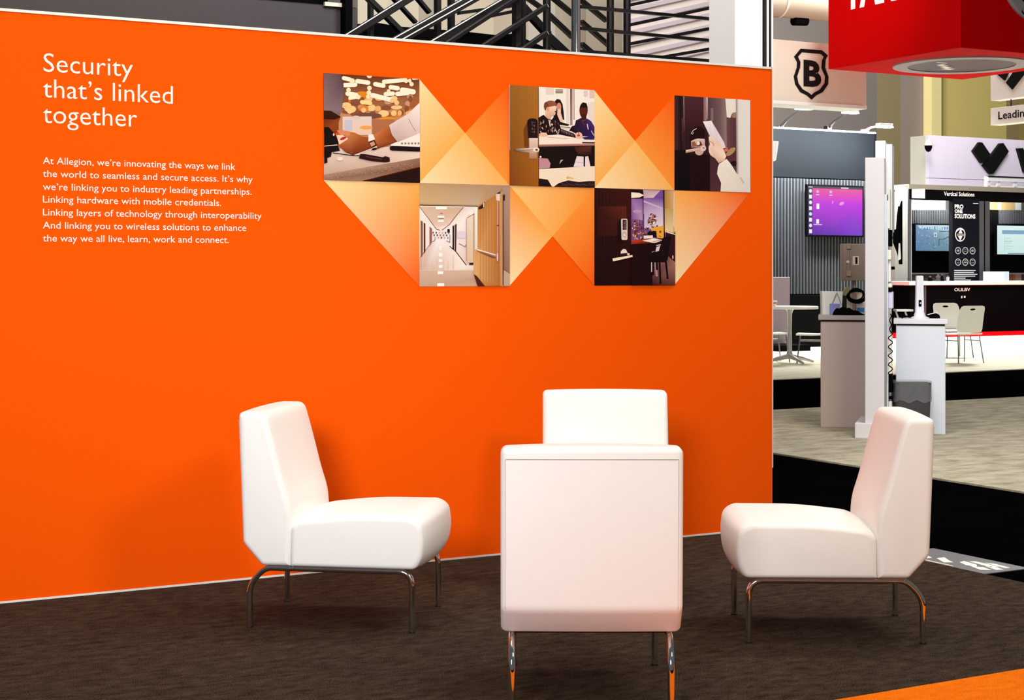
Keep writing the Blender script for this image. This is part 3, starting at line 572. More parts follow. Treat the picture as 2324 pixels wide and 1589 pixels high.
# ------------------------------------------------------------------ white lounge chairs
def inset(ctrl, rad, off, n):
    """control polygon moved inwards by off (mitred), then its corners rounded"""
    k = len(ctrl); e = []
    for i in range(k):
        t = (Vector(ctrl[(i + 1) % k]) - Vector(ctrl[i])).normalized(); e.append(Vector((t.y, -t.x)))
    out = []
    for i in range(k):
        a, b = e[i - 1], e[i]; m = (a + b).normalized(); c = max(0.35, m.dot(a)); out.append(tuple(Vector(ctrl[i]) - m * (off / c)))
    return round_poly(out, [max(0.0015, r - off * 0.7) for r in rad], n)
def cushion(name, ctrl, rad, width, r, bulge, parent, m, n=4):
    """side profile in (s, z) swept across the width with rounded ends; bulge(normal) crowns the middle"""
    k = len(ctrl); area2 = sum(ctrl[i][0] * ctrl[(i + 1) % k][1] - ctrl[(i + 1) % k][0] * ctrl[i][1] for i in range(k))
    if not isinstance(rad, (list, tuple)): rad = [rad] * k
    if area2 < 0: ctrl, rad = ctrl[::-1], list(rad)[::-1]
    st = [(-width / 2 + r * (1 - math.cos(R(90 * q / 5))), r * (1 - math.sin(R(90 * q / 5)))) for q in range(6)]
    mid = [(-width / 2 + r + (width - 2 * r) * q / 14, 0) for q in range(1, 14)]
    st = st + mid + [(-x, o) for x, o in st[::-1]]
    bm = bmesh.new(); rings = []
    for x, off in st:
        f = max(0, 1 - (2 * x / width) ** 2) ** 0.8
        prof = inset(ctrl, rad, off, n); N = len(prof); ring = []
        for i in range(N):
            t = (Vector(prof[(i + 1) % N]) - Vector(prof[i - 1])).normalized(); nv = Vector((t.y, -t.x))
            ring.append(bm.verts.new((x, prof[i][0] + nv.x * bulge(nv) * f, prof[i][1] + nv.y * bulge(nv) * f)))
        rings.append(ring)
    N = len(rings[0])
    for i in range(len(rings) - 1):
        for q in range(N): bm.faces.new((rings[i][q], rings[i][(q + 1) % N], rings[i + 1][(q + 1) % N], rings[i + 1][q]))
    bm.faces.new(rings[0]); bm.faces.new(rings[-1])
    bmesh.ops.recalc_face_normals(bm, faces=bm.faces[:])
    b = MB(); b.bm.free(); b.bm = bm
    return b.build(name, m, parent, 50)
CW, CL, LS = 0.56, 0.636, 0.245
def lounge_chair(label):
    t = thing('lounge_chair', label, 'chair', group='white lounge chairs')
    back = [(0.058, 0.243), (0.168, 0.243), (0.172, 0.40), (0.166, 0.475), (0.139, 0.557), (0.10, 0.708), (0.066, 0.826), (-0.036, 0.826), (-0.018, 0.327)]
    cushion('backrest', back, [0.012, 0.004, 0.03, 0.05, 0.1, 0.1, 0.03, 0.02, 0.018], CW, 0.020, lambda n: 0.012 * max(0, n.x) + 0.004 * max(0, n.y) + 0.006 * max(0, -n.x), t, M_leather)
    seat = [(0.172, 0.243), (0.652, 0.243), (0.676, 0.285), (0.684, 0.345), (0.674, 0.412), (0.636, 0.437), (0.395, 0.436), (0.205, 0.414), (0.174, 0.392)]
    cushion('seat', seat, [0.004, 0.02, 0.03, 0.04, 0.03, 0.06, 0.15, 0.02, 0.015], CW, 0.016, lambda n: 0.022 * max(0, n.y) + 0.022 * max(0, n.x), t, M_leather)
    x = CW / 2 - 0.016
    seam = MB()
    seam.tube([(xx, -0.0395 - 0.0035 * max(0, 1 - (xx / x) ** 2), 0.792) for xx in [-x + 2 * x * k / 16 for k in range(17)]], 0.0013, 6)
    for s in (-1, 1):
        seam.tube([(s * (x + 0.001), -0.0355, 0.79), (s * (x + 0.001), -0.0175, 0.33)], 0.001, 6)
    seam.build('seam', M_seam, t, label='grey stitched seams on the back panel')
    TR = 0.0115; zt = 0.2305
    for s in (-1, 1):
        X = s * LS
        rear = path_round([(X, 0, 0.004), (X, 0, 0.168), (X, 0.062, zt), (X, 0.12, zt)], 0.045)
        front = path_round([(X, CL, 0.004), (X, CL, zt), (X, CL - 0.12, zt)], 0.06, 10)
        for pth in (rear, front):
            lg = MB().tube(pth, TR, 14).build('leg', M_chrome, t, 60, label='bent chrome tube leg')
            g = MB().lathe([(0.011, 0.0), (0.0122, 0.001), (0.0122, 0.006), (0.0115, 0.0065)], 14, (pth[0].x, pth[0].y, 0)).build('foot_glide', M_glide, lg)
        MB().tube([(X, 0.12, zt), (X, CL - 0.12, zt)], TR, 14).build('side_rail', M_chrome, t, 60)
    for y in (0.13, 0.5):
        MB().box(-LS, y - 0.015, 0.228, LS, y + 0.015, 0.2425).build('cross_bar', M_blackm, t, 0)
    return t
def put_chair(o, cx, cy, fang):
    f = Vector((math.cos(R(fang)), math.sin(R(fang)))); q = Vector((cx, cy)) - f * (CL / 2)
    o.location = (q.x, q.y, 0); o.rotation_euler = (0, 0, R(fang - 90))
ch = lounge_chair('white leather lounge chair seen from behind, nearest the camera')
c2, c3, c4 = copy_tree(ch), copy_tree(ch), copy_tree(ch)
c2['label'] = 'white lounge chair at left, side on, facing right by the orange wall'
c3['label'] = 'white lounge chair at right, side on, facing left before the dark aisle'
c4['label'] = 'white lounge chair facing the camera, half hidden behind the nearest one'
put_chair(ch, 0.247, 5.015 + 0.318, 89.6)
put_chair(c2, -0.653, 6.444, -9)
put_chair(c3, 1.194, 6.226, 178.5)
put_chair(c4, 0.413, 7.38 - 0.318, -91)

# ------------------------------------------------------------------ floor sign on the aisle beside the carpet
fs = thing('floor_sign', 'grey floor sign with white lettering beside the carpet edge', 'floor sign', hw(0.04, -1.47, -0.011), ANG)
MB().box(0, 0, 0, 0.30, 0.62, 0.006, 0.002, 1).build('plate', mat('grey_vinyl', (96, 98, 102), 0.5), fs)
lg = MB()
for pts in ([(0.02, 0.40), (0.10, 0.52), (0.20, 0.56), (0.12, 0.47), (0.10, 0.42), (0.07, 0.42)], [(0.06, 0.30), (0.11, 0.40), (0.16, 0.40), (0.12, 0.33), (0.10, 0.28)],
            [(0.10, 0.20), (0.13, 0.27), (0.17, 0.28), (0.15, 0.18), (0.11, 0.14)], [(0.16, 0.10), (0.18, 0.26), (0.21, 0.25), (0.20, 0.09)], [(0.07, 0.08), (0.10, 0.17), (0.13, 0.12), (0.11, 0.05)], [(0.13, 0.04), (0.16, 0.14), (0.18, 0.08), (0.17, 0.03)], [(0.20, 0.05), (0.22, 0.2), (0.24, 0.16), (0.23, 0.05)]):
    lg.slab(pts, 0.006, 0.0066)
lg.build('lettering', M_lit, fs, 0, label='white brush-like lettering')

# ------------------------------------------------------------------ stair and mezzanine behind the wall
def SP(x, y, b):
    a, z = AZ(x, y, b); return Vector((a, b, z))
def frame_thing(name, label, cat): return thing(name, label, cat, hw(0, 0), ANG)
mz = frame_thing('mezzanine', 'dark mezzanine front rising behind the orange wall at upper left', 'mezzanine')
a0 = A(-260, 5.0)[0]; a1, zt = AZ(812, 17, 5.0)
MB().box(a0, 5.0, 0, a1, 8.2, zt, 0.01, 1).build('fascia', mat('dark_fascia', (46, 37, 40), 0.5, noise=0.1, scale=2), mz)
aa, za = AZ(480, 0, 4.98); ab, zb = AZ(782, 0, 4.98)
MB().box(aa, 5.2, zt, ab - 0.05, 5.3, zt + 0.5).build('upper_panel', M_black, mz, 0)
MB().box(A(740, 4.95)[0], 4.97, AZ(740, 12, 4.95)[1] , A(783, 4.95)[0], 5.0, AZ(740, 3, 4.95)[1]).build('name_strip', M_cream, mz, 0, label='pale strip on the fascia')
MB().box(A(784, 4.9)[0], 4.9, 0.0, A(800, 4.9)[0], 5.0, zt + 0.6).build('corner_post', M_black, mz, 0)
bk = frame_thing('stair_backdrop', 'cream and beige panelled wall seen through the stair railings', 'wall panel')
for xa, xb, cc in ((812, 880, (232, 222, 196)), (880, 950, (226, 214, 190)), (950, 1000, (190, 178, 160)), (1000, 1120, (222, 208, 184)), (1120, 1200, (206, 192, 172)), (1200, 1260, (212, 204, 190)), (1260, 1330, (190, 178, 160)), (1330, 1420, (222, 210, 192)), (1420, 1445, (196, 180, 158)), (1445, 1690, (236, 226, 216))):
    MB().box(A(xa, 8.6)[0], 8.6, 0, A(xb, 8.6)[0], 8.7, 4.6).build('wall_panel', mat('backdrop_%d' % xa, cc, 0.7, noise=0.05, scale=3), bk, 0)
st = frame_thing('staircase', 'dark steel double staircase with railings above the orange wall', 'staircase')
def sbar(name, x0, y0, x1, y1, b, wpx, dp=0.06, m=M_blackm):
    q0, q1 = SP(x0, y0, b), SP(x1, y1, b); Z = A((x0 + x1) / 2, b)[1]
    MB().bar(q0, q1, dp, wpx * Z / F, (0, 0, 1) if abs(x1 - x0) > 4 else (1, 0, 0)).build(name, m, st, 30)
def ext(x0, y0, x1, y1, k0, k1):
    return x0 - (x1 - x0) * k0, y0 - (y1 - y0) * k0, x1 + (x1 - x0) * k1, y1 + (y1 - y0) * k1
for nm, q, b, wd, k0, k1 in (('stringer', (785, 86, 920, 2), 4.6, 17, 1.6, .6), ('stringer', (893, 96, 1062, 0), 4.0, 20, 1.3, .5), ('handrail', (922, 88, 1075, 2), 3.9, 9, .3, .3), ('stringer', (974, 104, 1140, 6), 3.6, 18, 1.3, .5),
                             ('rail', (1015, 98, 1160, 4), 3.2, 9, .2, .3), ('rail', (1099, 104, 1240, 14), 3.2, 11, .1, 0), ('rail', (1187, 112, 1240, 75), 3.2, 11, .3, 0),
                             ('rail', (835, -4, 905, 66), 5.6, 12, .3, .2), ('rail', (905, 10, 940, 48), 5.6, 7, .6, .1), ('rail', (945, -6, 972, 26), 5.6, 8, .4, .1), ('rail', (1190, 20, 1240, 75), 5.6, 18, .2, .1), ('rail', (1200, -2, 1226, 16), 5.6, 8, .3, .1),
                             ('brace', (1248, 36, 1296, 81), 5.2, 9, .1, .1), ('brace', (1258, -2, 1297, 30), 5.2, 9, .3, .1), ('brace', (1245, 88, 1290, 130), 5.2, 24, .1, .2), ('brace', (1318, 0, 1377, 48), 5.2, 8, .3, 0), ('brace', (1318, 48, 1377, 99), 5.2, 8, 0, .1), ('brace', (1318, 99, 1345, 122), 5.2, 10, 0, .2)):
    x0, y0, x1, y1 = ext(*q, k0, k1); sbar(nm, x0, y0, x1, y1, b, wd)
    if nm in ('stringer', 'handrail'): sbar('edge_strip_or_glint', x0, y0 - wd * 0.42, x1, y1 - wd * 0.42, b - 0.035, 2.2, 0.006, M_alu)  # pale bars added in place of bright glints along the steel edges
for x, b, wd in ((1172, 3.3, 15), (1186, 4.2, 9), (993, 4.4, 12), (1024, 4.4, 12), (841, 5.8, 10)): sbar('post', x, 800, x, -60, b, wd)
for x0, y0, x1, y1 in ((1040, 30, 1160, 14), (1050, 50, 1165, 26)): sbar('rail', x0, y0, x1, y1, 5.8, 7)
MB().prism([tuple(AZ(800, 55, 6)), tuple(AZ(860, 52, 6)), tuple(AZ(905, 60, 6)), tuple(AZ(1060, 72, 6)), tuple(AZ(1130, 80, 6)), tuple(AZ(1165, 76, 6)), tuple(AZ(1260, 118, 6)), tuple(AZ(1330, 165, 6)), tuple(AZ(800, 165, 6))], 6.0, 6.1).build('under_stair_panel', M_black, st, 0)
lr = frame_thing('landing_railing', 'black steel landing railing with round posts and sloping bars', 'railing')
_st = st; st = lr
for x, b, wd in ((1241, 3.4, 18), (1307, 3.0, 21), (1385, 4.6, 17), (1423, 4.6, 17), (1659, 3.0, 19)):
    q0, q1 = SP(x, 190, b), SP(x, -60, b); Z = A(x, b)[1]
    MB().tube([(q0.x, q0.y, 0.0), (q0.x, q0.y, q1.z)], wd * Z / F / 2, 14).build('post', M_chrome if x in (1307,) else M_blackm, lr, 60)
for q in ((1318, 15, 1650, 47), (1318, 64, 1650, 96), (1318, -30, 1650, 0)): sbar('rail', *q, 3.0, 7, 0.035)
sbar('rail', 1312, 119, 1652, 144, 3.0, 12, 0.05)
for q in ((1428, 57, 1646, 11), (1428, 100, 1646, 58), (1490, 132, 1646, 105), (1428, 12, 1520, -8)): sbar('rail', *q, 4.6, 7, 0.03)
st = _st
MB().box(A(1425, 7.2)[0], 7.2, 0, A(1700, 7.2)[0], 7.3, 4.8).build('wall_panel', mat('backdrop_pink', (240, 228, 220), 0.7), bk, 0)
tr = frame_thing('stair_flight', 'pale lilac and cream stair treads behind the landing railing', 'stairs')
for k in range(9):
    y = 150 - k * 26
    q = [SP(1422, y + 30, 7.17), SP(1700, y - 32, 7.17)]; Z = A(1540, 7.17)[1]
    MB().bar(q[0], q[1], 0.03, 10 * Z / F).build('tread', mat('lilac_tread', (214, 198, 208), 0.6), tr, 30)
dr = frame_thing('drape_column', 'white draped column standing at the right end of the wall top', 'column')
pts = []
aL, aR = A(1668, 2.2)[0], A(1731, 2.2)[0]
for k in range(25):
    t = k / 24; pts.append((aL + (aR - aL) * t, 2.2 + 0.03 * math.sin(t * 14) - 0.05 * math.sin(t * math.pi)))
MB().slab(pts + [(aR, 2.5), (aL, 2.5)], 0, 4.4).build('drape', mat('white_drape', (244, 240, 238), 0.7), dr, 60)
for x, wd in ((1732, 2), (1737, 6), (1742, 2), (1747, 5)):
    a = A(x, 2.15)[0]; MB().box(a - wd * 0.0013, 2.12, 0, a + wd * 0.0013, 2.16, 4.4).build('frame_upright', M_alu if wd > 3 else M_blackm, dr, 0)

# ------------------------------------------------------------------ slatted stand with monitor
BS = 16.0
sw = thing('slat_wall', 'black slatted stand wall with white tipped vertical slats', 'stand wall', hw(A(1750, BS)[0], BS, -0.0), ANG)
aw = A(1750, BS)[0]; Zs = A(1750, BS)[1]
aE = A(1986, BS)[0] - aw
zt, zs = zp(291, Zs), zp(403, Zs)
MB().box(-1.6, 0.06, 0, aE, 0.25, zt - 0.0).build('backing_panel', M_black, sw, 0)
MB().box(-1.6, 0.02, zs + 0.02, aE, 0.06, zt).build('upper_panel', mat('slate_panel', (14, 17, 20), 0.75, spec=0.08), sw, 0, label='plain slate panel above the slats')
MB().box(-1.6, 0.0, zt, aE + 0.02, 0.26, zt + 0.03).build('top_trim', M_alu, sw, 0)
MB().box(aE, 0.0, 0, aE + 0.03, 0.26, zt).build('end_trim', M_blackm, sw, 0)
pitch = aE / 33.5
first = None
M_slat = mat('slat_face', (64, 66, 69), 0.5)
for k in range(-18, 33):
    if first is None:
        first = MB().box(-0.012 * pitch / 0.06, -0.012, 0.95, 0.011 * pitch / 0.06, 0.06, zs, 0.003, 1).build('slat', M_slat, sw); o = first
    else:
        o = first.copy(); COL.objects.link(o)
    o.location = ((k + 0.3) * pitch, 0, 0)
MB().box(-1.6, -0.02, 0, aE, 0.06, 0.94).build('lower_panel', M_black, sw, 0)
def flatscreen(name, label, x0, y0, x1, y1, b, canvas, bezel=0.03, m=SCREEN):
    aL, Z = A(x0, b); aR = A(x1, b)[0]
    Zr = A(x1, b)[1]
    zT = (zp(y0, Z)); zB = zp(y1, Z)
    o = thing(name, label, 'screen', hw(aL, b, zB), ANG)
    W_, H_ = aR - aL, zT - zB
    MB().box(0, 0, 0, W_, 0.06, H_, 0.006, 1).build('casing', M_black, o)
    canvas.build('display', o, (bezel, H_ - bezel), (W_ - bezel, H_ - bezel), (W_ - bezel, bezel), (bezel, bezel), -0.002, m, 0.00012, label='lit display')
    return o
c = Canvas([(0, 0), (100, 0), (100, 90), (0, 90)])
c.poly([(0, 0), (100, 0), (100, 30), (0, 30)], [(240, 60, 120), (236, 70, 130), (206, 10, 220), (190, 10, 215)]).poly([(0, 30), (100, 30), (100, 90), (0, 90)], [(190, 10, 215), (196, 10, 225), (112, 48, 196), (76, 0, 160)])
c.poly([(55, 60), (85, 50), (98, 90), (60, 90)], [(150, 20, 215), (156, 40, 210), (120, 56, 200), (112, 20, 190)])
c.rect(0, 0, 100, 4, (50, 26, 60)); c.rect(0, 0, 8, 90, (44, 18, 80), (50, 10, 110))
c.rect(0.5, 1, 8, 2.6, (230, 220, 230)); c.rect(60, 1, 74, 3, (230, 220, 230))
for k in range(8): c.ell(4.2, 9 + k * 10.6, 2.8, 3.4, ((236, 232, 240), (200, 226, 250), (244, 240, 240))[k % 3]) if k % 2 == 0 else c.rect(1.6, 5.6 + k * 10.6, 6.8, 12.6 + k * 10.6, (244, 240, 236))
for q in ((17, 7), (41, 7)): c.ell(q[0], q[1] + 3, 2.6, 3, (210, 170, 240)); c.rect(q[0] - 3, q[1] + 8, q[0] + 3, q[1] + 9.6, (240, 200, 236))
c.rect(15, 32, 20, 42, (248, 240, 246)); c.rect(14.5, 61, 19.5, 69, (248, 244, 248)); c.rect(9.5, 70, 25, 71.6, (230, 210, 240)); c.ell(61, 31, 5, 3, (246, 140, 226), rot=-0.5); c.ell(44.5, 29, 1.3, 3, (246, 120, 226), rot=0.2)
flatscreen('monitor', 'purple and magenta monitor hung on the slatted wall', 1831, 418, 1960, 537, BS - 0.15, c, 0.03)
pn = thing('standing_panel', 'mauve grey panel leaning before the slatted wall, beside the orange wall', 'panel', hw(A(1700, 15.6)[0], 15.6), ANG)
aP = A(1793, 15.6)[0] - A(1700, 15.6)[0]; zP = zp(629, A(1770, 15.6)[1])
MB().box(0, 0, 0.06, aP, 0.08, zP, 0.005, 1).build('board', mat('mauve_board', (104, 90, 95), 0.5), pn); MB().box(0.1, -0.7, 0, aP - 0.12, 0.06, 0.1).build('plinth', M_black, pn, 0)
# arm lamps on the stand wall
def arm_lamp(label, xb, yb, xh, yh, b, m=M_blackm, power=215, out=0.9):
    ab, zb_ = AZ(xb, yb, b); ah, zh = AZ(xh, yh, b - out)
    o = thing('arm_lamp', label, 'lamp', hw(ab, b, zb_), ANG, 'arm lamps over the slatted stand')
    h_ = Vector((ah - ab, -out, zh - zb_))
    MB().box(-0.05, -0.02, -0.06, 0.05, 0.10, 0.02, 0.005, 1).build('clamp', m, o); MB().tube([(0, 0, 0), h_ * 0.25 + Vector((0, 0, 0.03)), h_ * 0.98], [0.03, 0.02, 0.012], 8).build('arm', m, o)
    hd = MB().box(h_.x - 0.16, h_.y - 0.05, h_.z - 0.03, h_.x + 0.16, h_.y + 0.07, h_.z + 0.03, 0.01, 1).build('lamp_head', M_whitep, o)
    MB().box(h_.x - 0.15, h_.y - 0.06, h_.z - 0.045, h_.x + 0.15, h_.y + 0.06, h_.z - 0.03).build('bulb', M_lamp, hd, 0)
    l = bpy.data.lights.new('arm_light', 'AREA'); l.energy = power; l.size = 0.3; l.color = (0.92, 0.97, 1.0); lo = bpy.data.objects.new('arm_light', l); COL.objects.link(lo)
    q = hw(ab + h_.x, b - out, zb_ + h_.z - 0.06); lo.location = q; tq = hw(ab + h_.x, b + 0.15, zb_ - 1.0)
    lo.rotation_euler = (Vector(tq) - Vector(q)).to_track_quat('-Z', 'Y').to_euler()
arm_lamp('arm lamp under the shield sign, left of two', 1772, 288, 1824, 243, BS + 0.05)
arm_lamp('arm lamp under the shield sign near its right end', 1882, 288, 1930, 252, BS + 0.05)
arm_lamp('white arm lamp glaring right of the slatted stand', 1966, 296, 2008, 284, BS + 0.05, M_whitep)
arm_lamp('arm lamp hidden behind the orange wall edge', 1660, 288, 1720, 238, BS + 0.05)
# shield sign
BH = 14.2
aS, ZS = A(1640, BH); aSe, ZSe = A(1966, BH); zSb, zSt = zp(234, A(1748, BH)[1]), zp(88, A(1748, BH)[1])
sg = thing('hanging_sign', 'cream hanging sign with black shield emblem and letter B', 'sign', hw(aS, BH, zSb), ANG)
Wd, Hd = aSe - aS, zSt - zSb
MB().box(0, 0, 0.05, Wd, 0.5, Hd).build('panel', mat('sign_cream', (222, 212, 194), 0.6), sg, 0); MB().box(-0.02, -0.02, 0, Wd, 0.52, 0.05).build('lower_rim', M_alu, sg, 0)
def SS(x, y): a, z = AZ(x, y, BH); return (a - aS, z - zSb)
def px4(pts, ox=1740, oy=0, k=3.9726): return [SS(ox + x / k, oy + y / k) for x, y in pts]
outer = [(245, 512), (305, 440), (492, 455), (545, 500), (525, 540), (520, 610), (550, 690), (548, 760), (500, 830), (440, 860), (400, 898), (360, 860), (300, 830), (255, 760), (243, 690), (270, 610), (272, 560)]
inner = [(275, 512), (312, 470), (484, 486), (515, 512), (498, 545), (493, 615), (525, 690), (520, 752), (478, 808), (425, 836), (400, 860), (372, 836), (318, 806), (280, 752), (268, 690), (295, 610), (298, 560)]
sh = MB(); o_, i_ = px4(outer), px4(inner)
for k in range(len(o_)):
    j = (k + 1) % len(o_); sh.prism([o_[k], o_[j], i_[j], i_[k]], -0.02, 0.001)
sh.build('shield_emblem', M_ink, sg, 0, label='black shield outline')
bl = px4([(328, 765), (488, 765)]); text('letter', 'B', M_ink, sg, bl[0][0], bl[0][1], -0.015, 0.215 * 1.0 * (765 - 545) / 3.9726 * ZS / F / 0.215, bl[1][0] - bl[0][0], 0.04)
# white fixture peeping past the wall edge
fx = thing('wall_lamp', 'white tapered lamp peeping past the orange wall edge', 'lamp', hw(A(1755, 14.8)[0], 14.8, zp(366, A(1755, 14.8)[1])), ANG)
MB().lathe([(0.05, 0.0), (0.07, 0.02), (0.11, 0.30), (0.11, 0.33)], 16, (-0.03, 0, 0)).build('shade', M_white, fx); MB().bar((-0.03, 0.1, 0.28), (-0.03, 1.2, 0.28), 0.04, 0.04).build('bracket', M_blackm, fx)
# duct and grey upper wall
du = thing('air_duct', 'beige round air duct high in the upper right', 'duct', hw(A(1700, 20)[0], 20, zp(2, A(1760, 20)[1])), ANG)
MB().tube([(-2, 0, 0), (3.2, 0, 0)], 0.33, 20).build('duct_pipe', mat('duct_beige', (176, 162, 144), 0.5), du, 60); MB().tube([(0.75, 0, 0), (0.80, 0, 0)], 0.345, 20).build('seam_ring', M_cream, du); MB().tube([(1.15, 0, -0.38), (1.5, 0, -0.36)], 0.10, 12).build('bracket', M_black, du); MB().tube([(-1.2, 0, 0.3), (-1.2, 0, 6)], 0.01, 6).build('hanger', M_blackm, du)
MB().tube([(2.6, 0, 0.3), (2.6, 0, 6)], 0.01, 6).build('hanger', M_blackm, du)

# ------------------------------------------------------------------ guest chairs, table, bowl
def guest_chair(label):
    t = thing('guest_chair', label, 'chair', group='white guest chairs')
    bm = bmesh.new(); N = 40; rings = []
    def pos(x, z, off):
        s = (z - 0.43) / 0.40
        return Vector((x, -0.20 - 0.07 * s * s - 0.02 * s + 0.25 * x * x + off, z))
    W2, Z0, Z1 = 0.23, 0.45, 0.85
    for off in (0, 0.012):
        rs = []
        for t_ in (0, 0.12, 0.25, 0.4, 0.55, 0.7, 0.85, 1.0):
            rg = []
            for k in range(N):
                th = 2 * math.pi * k / N; cx_, sx_ = math.cos(th), math.sin(th)
                ix, iz = 0.055 * cx_, 0.795 + 0.016 * sx_
                q = max(abs(cx_), abs(sx_)); e = 0.93 if min(abs(cx_), abs(sx_)) / q > 0.8 else 1
                ox, oz = (W2 - 0.02 * (sx_ / q > 0) * abs(sx_)) * cx_ / q * e, (Z0 + Z1) / 2 + (Z1 - Z0) / 2 * sx_ / q * e
                rg.append(bm.verts.new(pos(ix + (ox - ix) * t_, iz + (oz - iz) * t_, off)))
            rs.append(rg)
        rings.append(rs)
    for rs in rings:
        for i in range(len(rs) - 1):
            for k in range(N): bm.faces.new((rs[i][k], rs[i][(k + 1) % N], rs[i + 1][(k + 1) % N], rs[i + 1][k]))
    for i in (0, -1):
        for k in range(N): bm.faces.new((rings[0][i][k], rings[0][i][(k + 1) % N], rings[1][i][(k + 1) % N], rings[1][i][k]))
    bmesh.ops.recalc_face_normals(bm, faces=bm.faces[:])
    b = MB(); b.bm.free(); b.bm = bm; b.build('backrest', M_whitep, t, 50)
    sp = [(-0.20, 0.445), (-0.1, 0.432), (0.1, 0.436), (0.2, 0.44), (0.235, 0.425), (0.235, 0.412), (0.19, 0.415), (0.0, 0.412), (-0.2, 0.422)]
    cushion('seat', sp, 0.008, 0.46, 0.006, lambda n: 0.0, t, M_whitep, 2)
    for sx_ in (-1, 1):
        for y0, y1 in ((0.17, 0.22), (-0.17, -0.23)):
            MB().tube([(sx_ * 0.19, y0, 0.415), (sx_ * 0.225, y1, 0.0)], 0.0095, 8).build('leg', mat('grey_steel', (120, 120, 120), 0.3, 0.7), t)
        MB().tube([(sx_ * 0.20, 0.182, 0.33), (sx_ * 0.20, -0.184, 0.33)], 0.008, 8).build('stretcher', mat('grey_steel', (120, 120, 120)), t)
    return t
def put_guest(o, X, Y, fang): o.location = (X, Y, 0); o.rotation_euler = (0, 0, R(fang - 90))
g1 = guest_chair('white guest chair with grey shaded back turned to the camera, before the black counter')
g2, g3, g4 = copy_tree(g1), copy_tree(g1), copy_tree(g1)
g2['label'] = 'cream lit white guest chair facing forward, left of the one turned away'
g3['label'] = 'white guest chair between the round table and the brown counter'
g4['label'] = 'white guest chair cut off by the orange wall, left of the round table'
q = G(2186, 824); put_guest(g1, q[0] , q[1] + 0.1, 112)
q = G(2166, 811); put_guest(g2, q[0], q[1] + 0.05, -78)
q = G(1843, 824); put_guest(g3, q[0], q[1], 170)
q = G(1752, 822); put_guest(g4, q[0], q[1] + 0.1, 8)
tx = G(1792, 824)
tb = thing('round_table', 'white round pedestal table at the edge of the orange wall', 'table', (tx[0], tx[1], 0))
MB().lathe([(0.40, 0.805), (0.415, 0.80), (0.42, 0.81), (0.42, 0.835), (0.41, 0.842)], 40).build('tabletop', M_whitep, tb)
MB().lathe([(0.10, 0.805), (0.05, 0.78), (0.034, 0.72), (0.03, 0.5), (0.036, 0.2), (0.05, 0.10), (0.05, 0.06)], 20).build('pedestal', mat('satin_grey', (190, 186, 186), 0.3, 0.5), tb)
for k in range(4):
    th = R(20 + 90 * k); MB().tube([(0.02 * math.cos(th), 0.02 * math.sin(th), 0.10), (0.2 * math.cos(th), 0.2 * math.sin(th), 0.07), (0.40 * math.cos(th), 0.40 * math.sin(th), 0.016)], [0.04, 0.03, 0.016], 8).build('foot', mat('satin_grey', (190, 186, 186)), tb)
bw = thing('bowl', 'white and orange bowl on the round table', 'bowl', (P(1752, 697, tx[1])[0], tx[1] - 0.05, 0.842))
MB().lathe([(0.04, 0), (0.055, 0.01), (0.07, 0.06), (0.072, 0.085), (0.066, 0.085), (0.06, 0.05), (0.03, 0.02)], 20).build('body', M_white, bw); MB().lathe([(0.0635, 0.03), (0.0655, 0.03), (0.0715, 0.06), (0.0705, 0.06)], 20, ring=True).build('band', mat('orange_band', (214, 120, 84), 0.5), bw, label='orange printed band')

# ------------------------------------------------------------------ white tower, counters and what stands on them
TA = R(-3); tpos = P(1962, 996, 13.2)
tw = thing('display_tower', 'tall white display tower with steel edge on a square white foot', 'display tower', (P(1963, 0, 13.3).x, 13.3, 0), R(-16))
k = 13.3 / F; th = zp(358, 13.3)
MB().box(0, 0, 0.12, 43 * k, 0.62, th, 0.004, 1).build('post', mat('tower_white', (224, 220, 224), 0.45), tw)
MB().box(43 * k, 0.01, 0.0, 43 * k + 0.02, 0.63, th - 0.3).build('steel_edge', M_steel, tw, 0); MB().box(43 * k + 0.02, 0.02, 0.0, 43 * k + 0.028, 0.6, th - 0.35).build('side_panel', M_white, tw, 0)
MB().box(18 * k, 0.3, th, 41 * k, 0.62, th + 36 * k + 0.03, 0.003, 1).build('upper_post', M_white, tw); MB().box(42 * k, 0.3, th - 0.6, 56 * k, 0.62, th + 36 * k, 0.003, 1).build('upper_post', M_white, tw)
MB().box(-22 * k, -0.02, 0, 43 * k + 0.03, 0.64, 0.122, 0.003, 1).build('foot', mat('foot_white', (230, 224, 228), 0.45), tw)
for i, (y0, y1, x0, wd, mm) in enumerate(((568, 590, 17, 12, M_whitep), (430, 520, 22, 4, M_alu), (522, 560, 22, 8, M_black), (590, 640, 22, 6, M_white), (643, 652, 21, 9, M_whitep), (653, 662, 22, 8, M_black), (662, 700, 21, 11, mat('lilac_box', (216, 214, 240), 0.4)), (605, 612, 28, 7, M_black),
                                     (800, 848, 22, 7, M_whitep), (848, 890, 22, 8, M_black), (900, 906, 22, 8, M_black), (910, 925, 22, 7, M_white), (760, 790, 22, 7, M_whitep))):
    MB().box((43 + 0) * k + 0.028, 0.02 + i * 0.01, zp(y1, 13.4), (43 + x0 + wd - 17) * k + 0.01, 0.14 + i * 0.01, zp(y0, 13.4), 0.004, 1).build('mounted_device', mm, tw)
cb = MB(); pts = []
for i in range(40):
    y = 712 + i * 3.5; pts.append((43 * k + 0.05 + 0.018 * math.sin(i * 1.1) * (1 if i > 12 else 0.4), -0.03, zp(y, 13.25)))
cb.tube(pts, 0.005, 6).build('cable', M_black, tw, label='black cable hanging down the tower')
bg = thing('hanging_tool', 'long black spiky tool hung beside the white tower', 'tool', P(2038, 640, 13.9))
kk = 13.9 / F
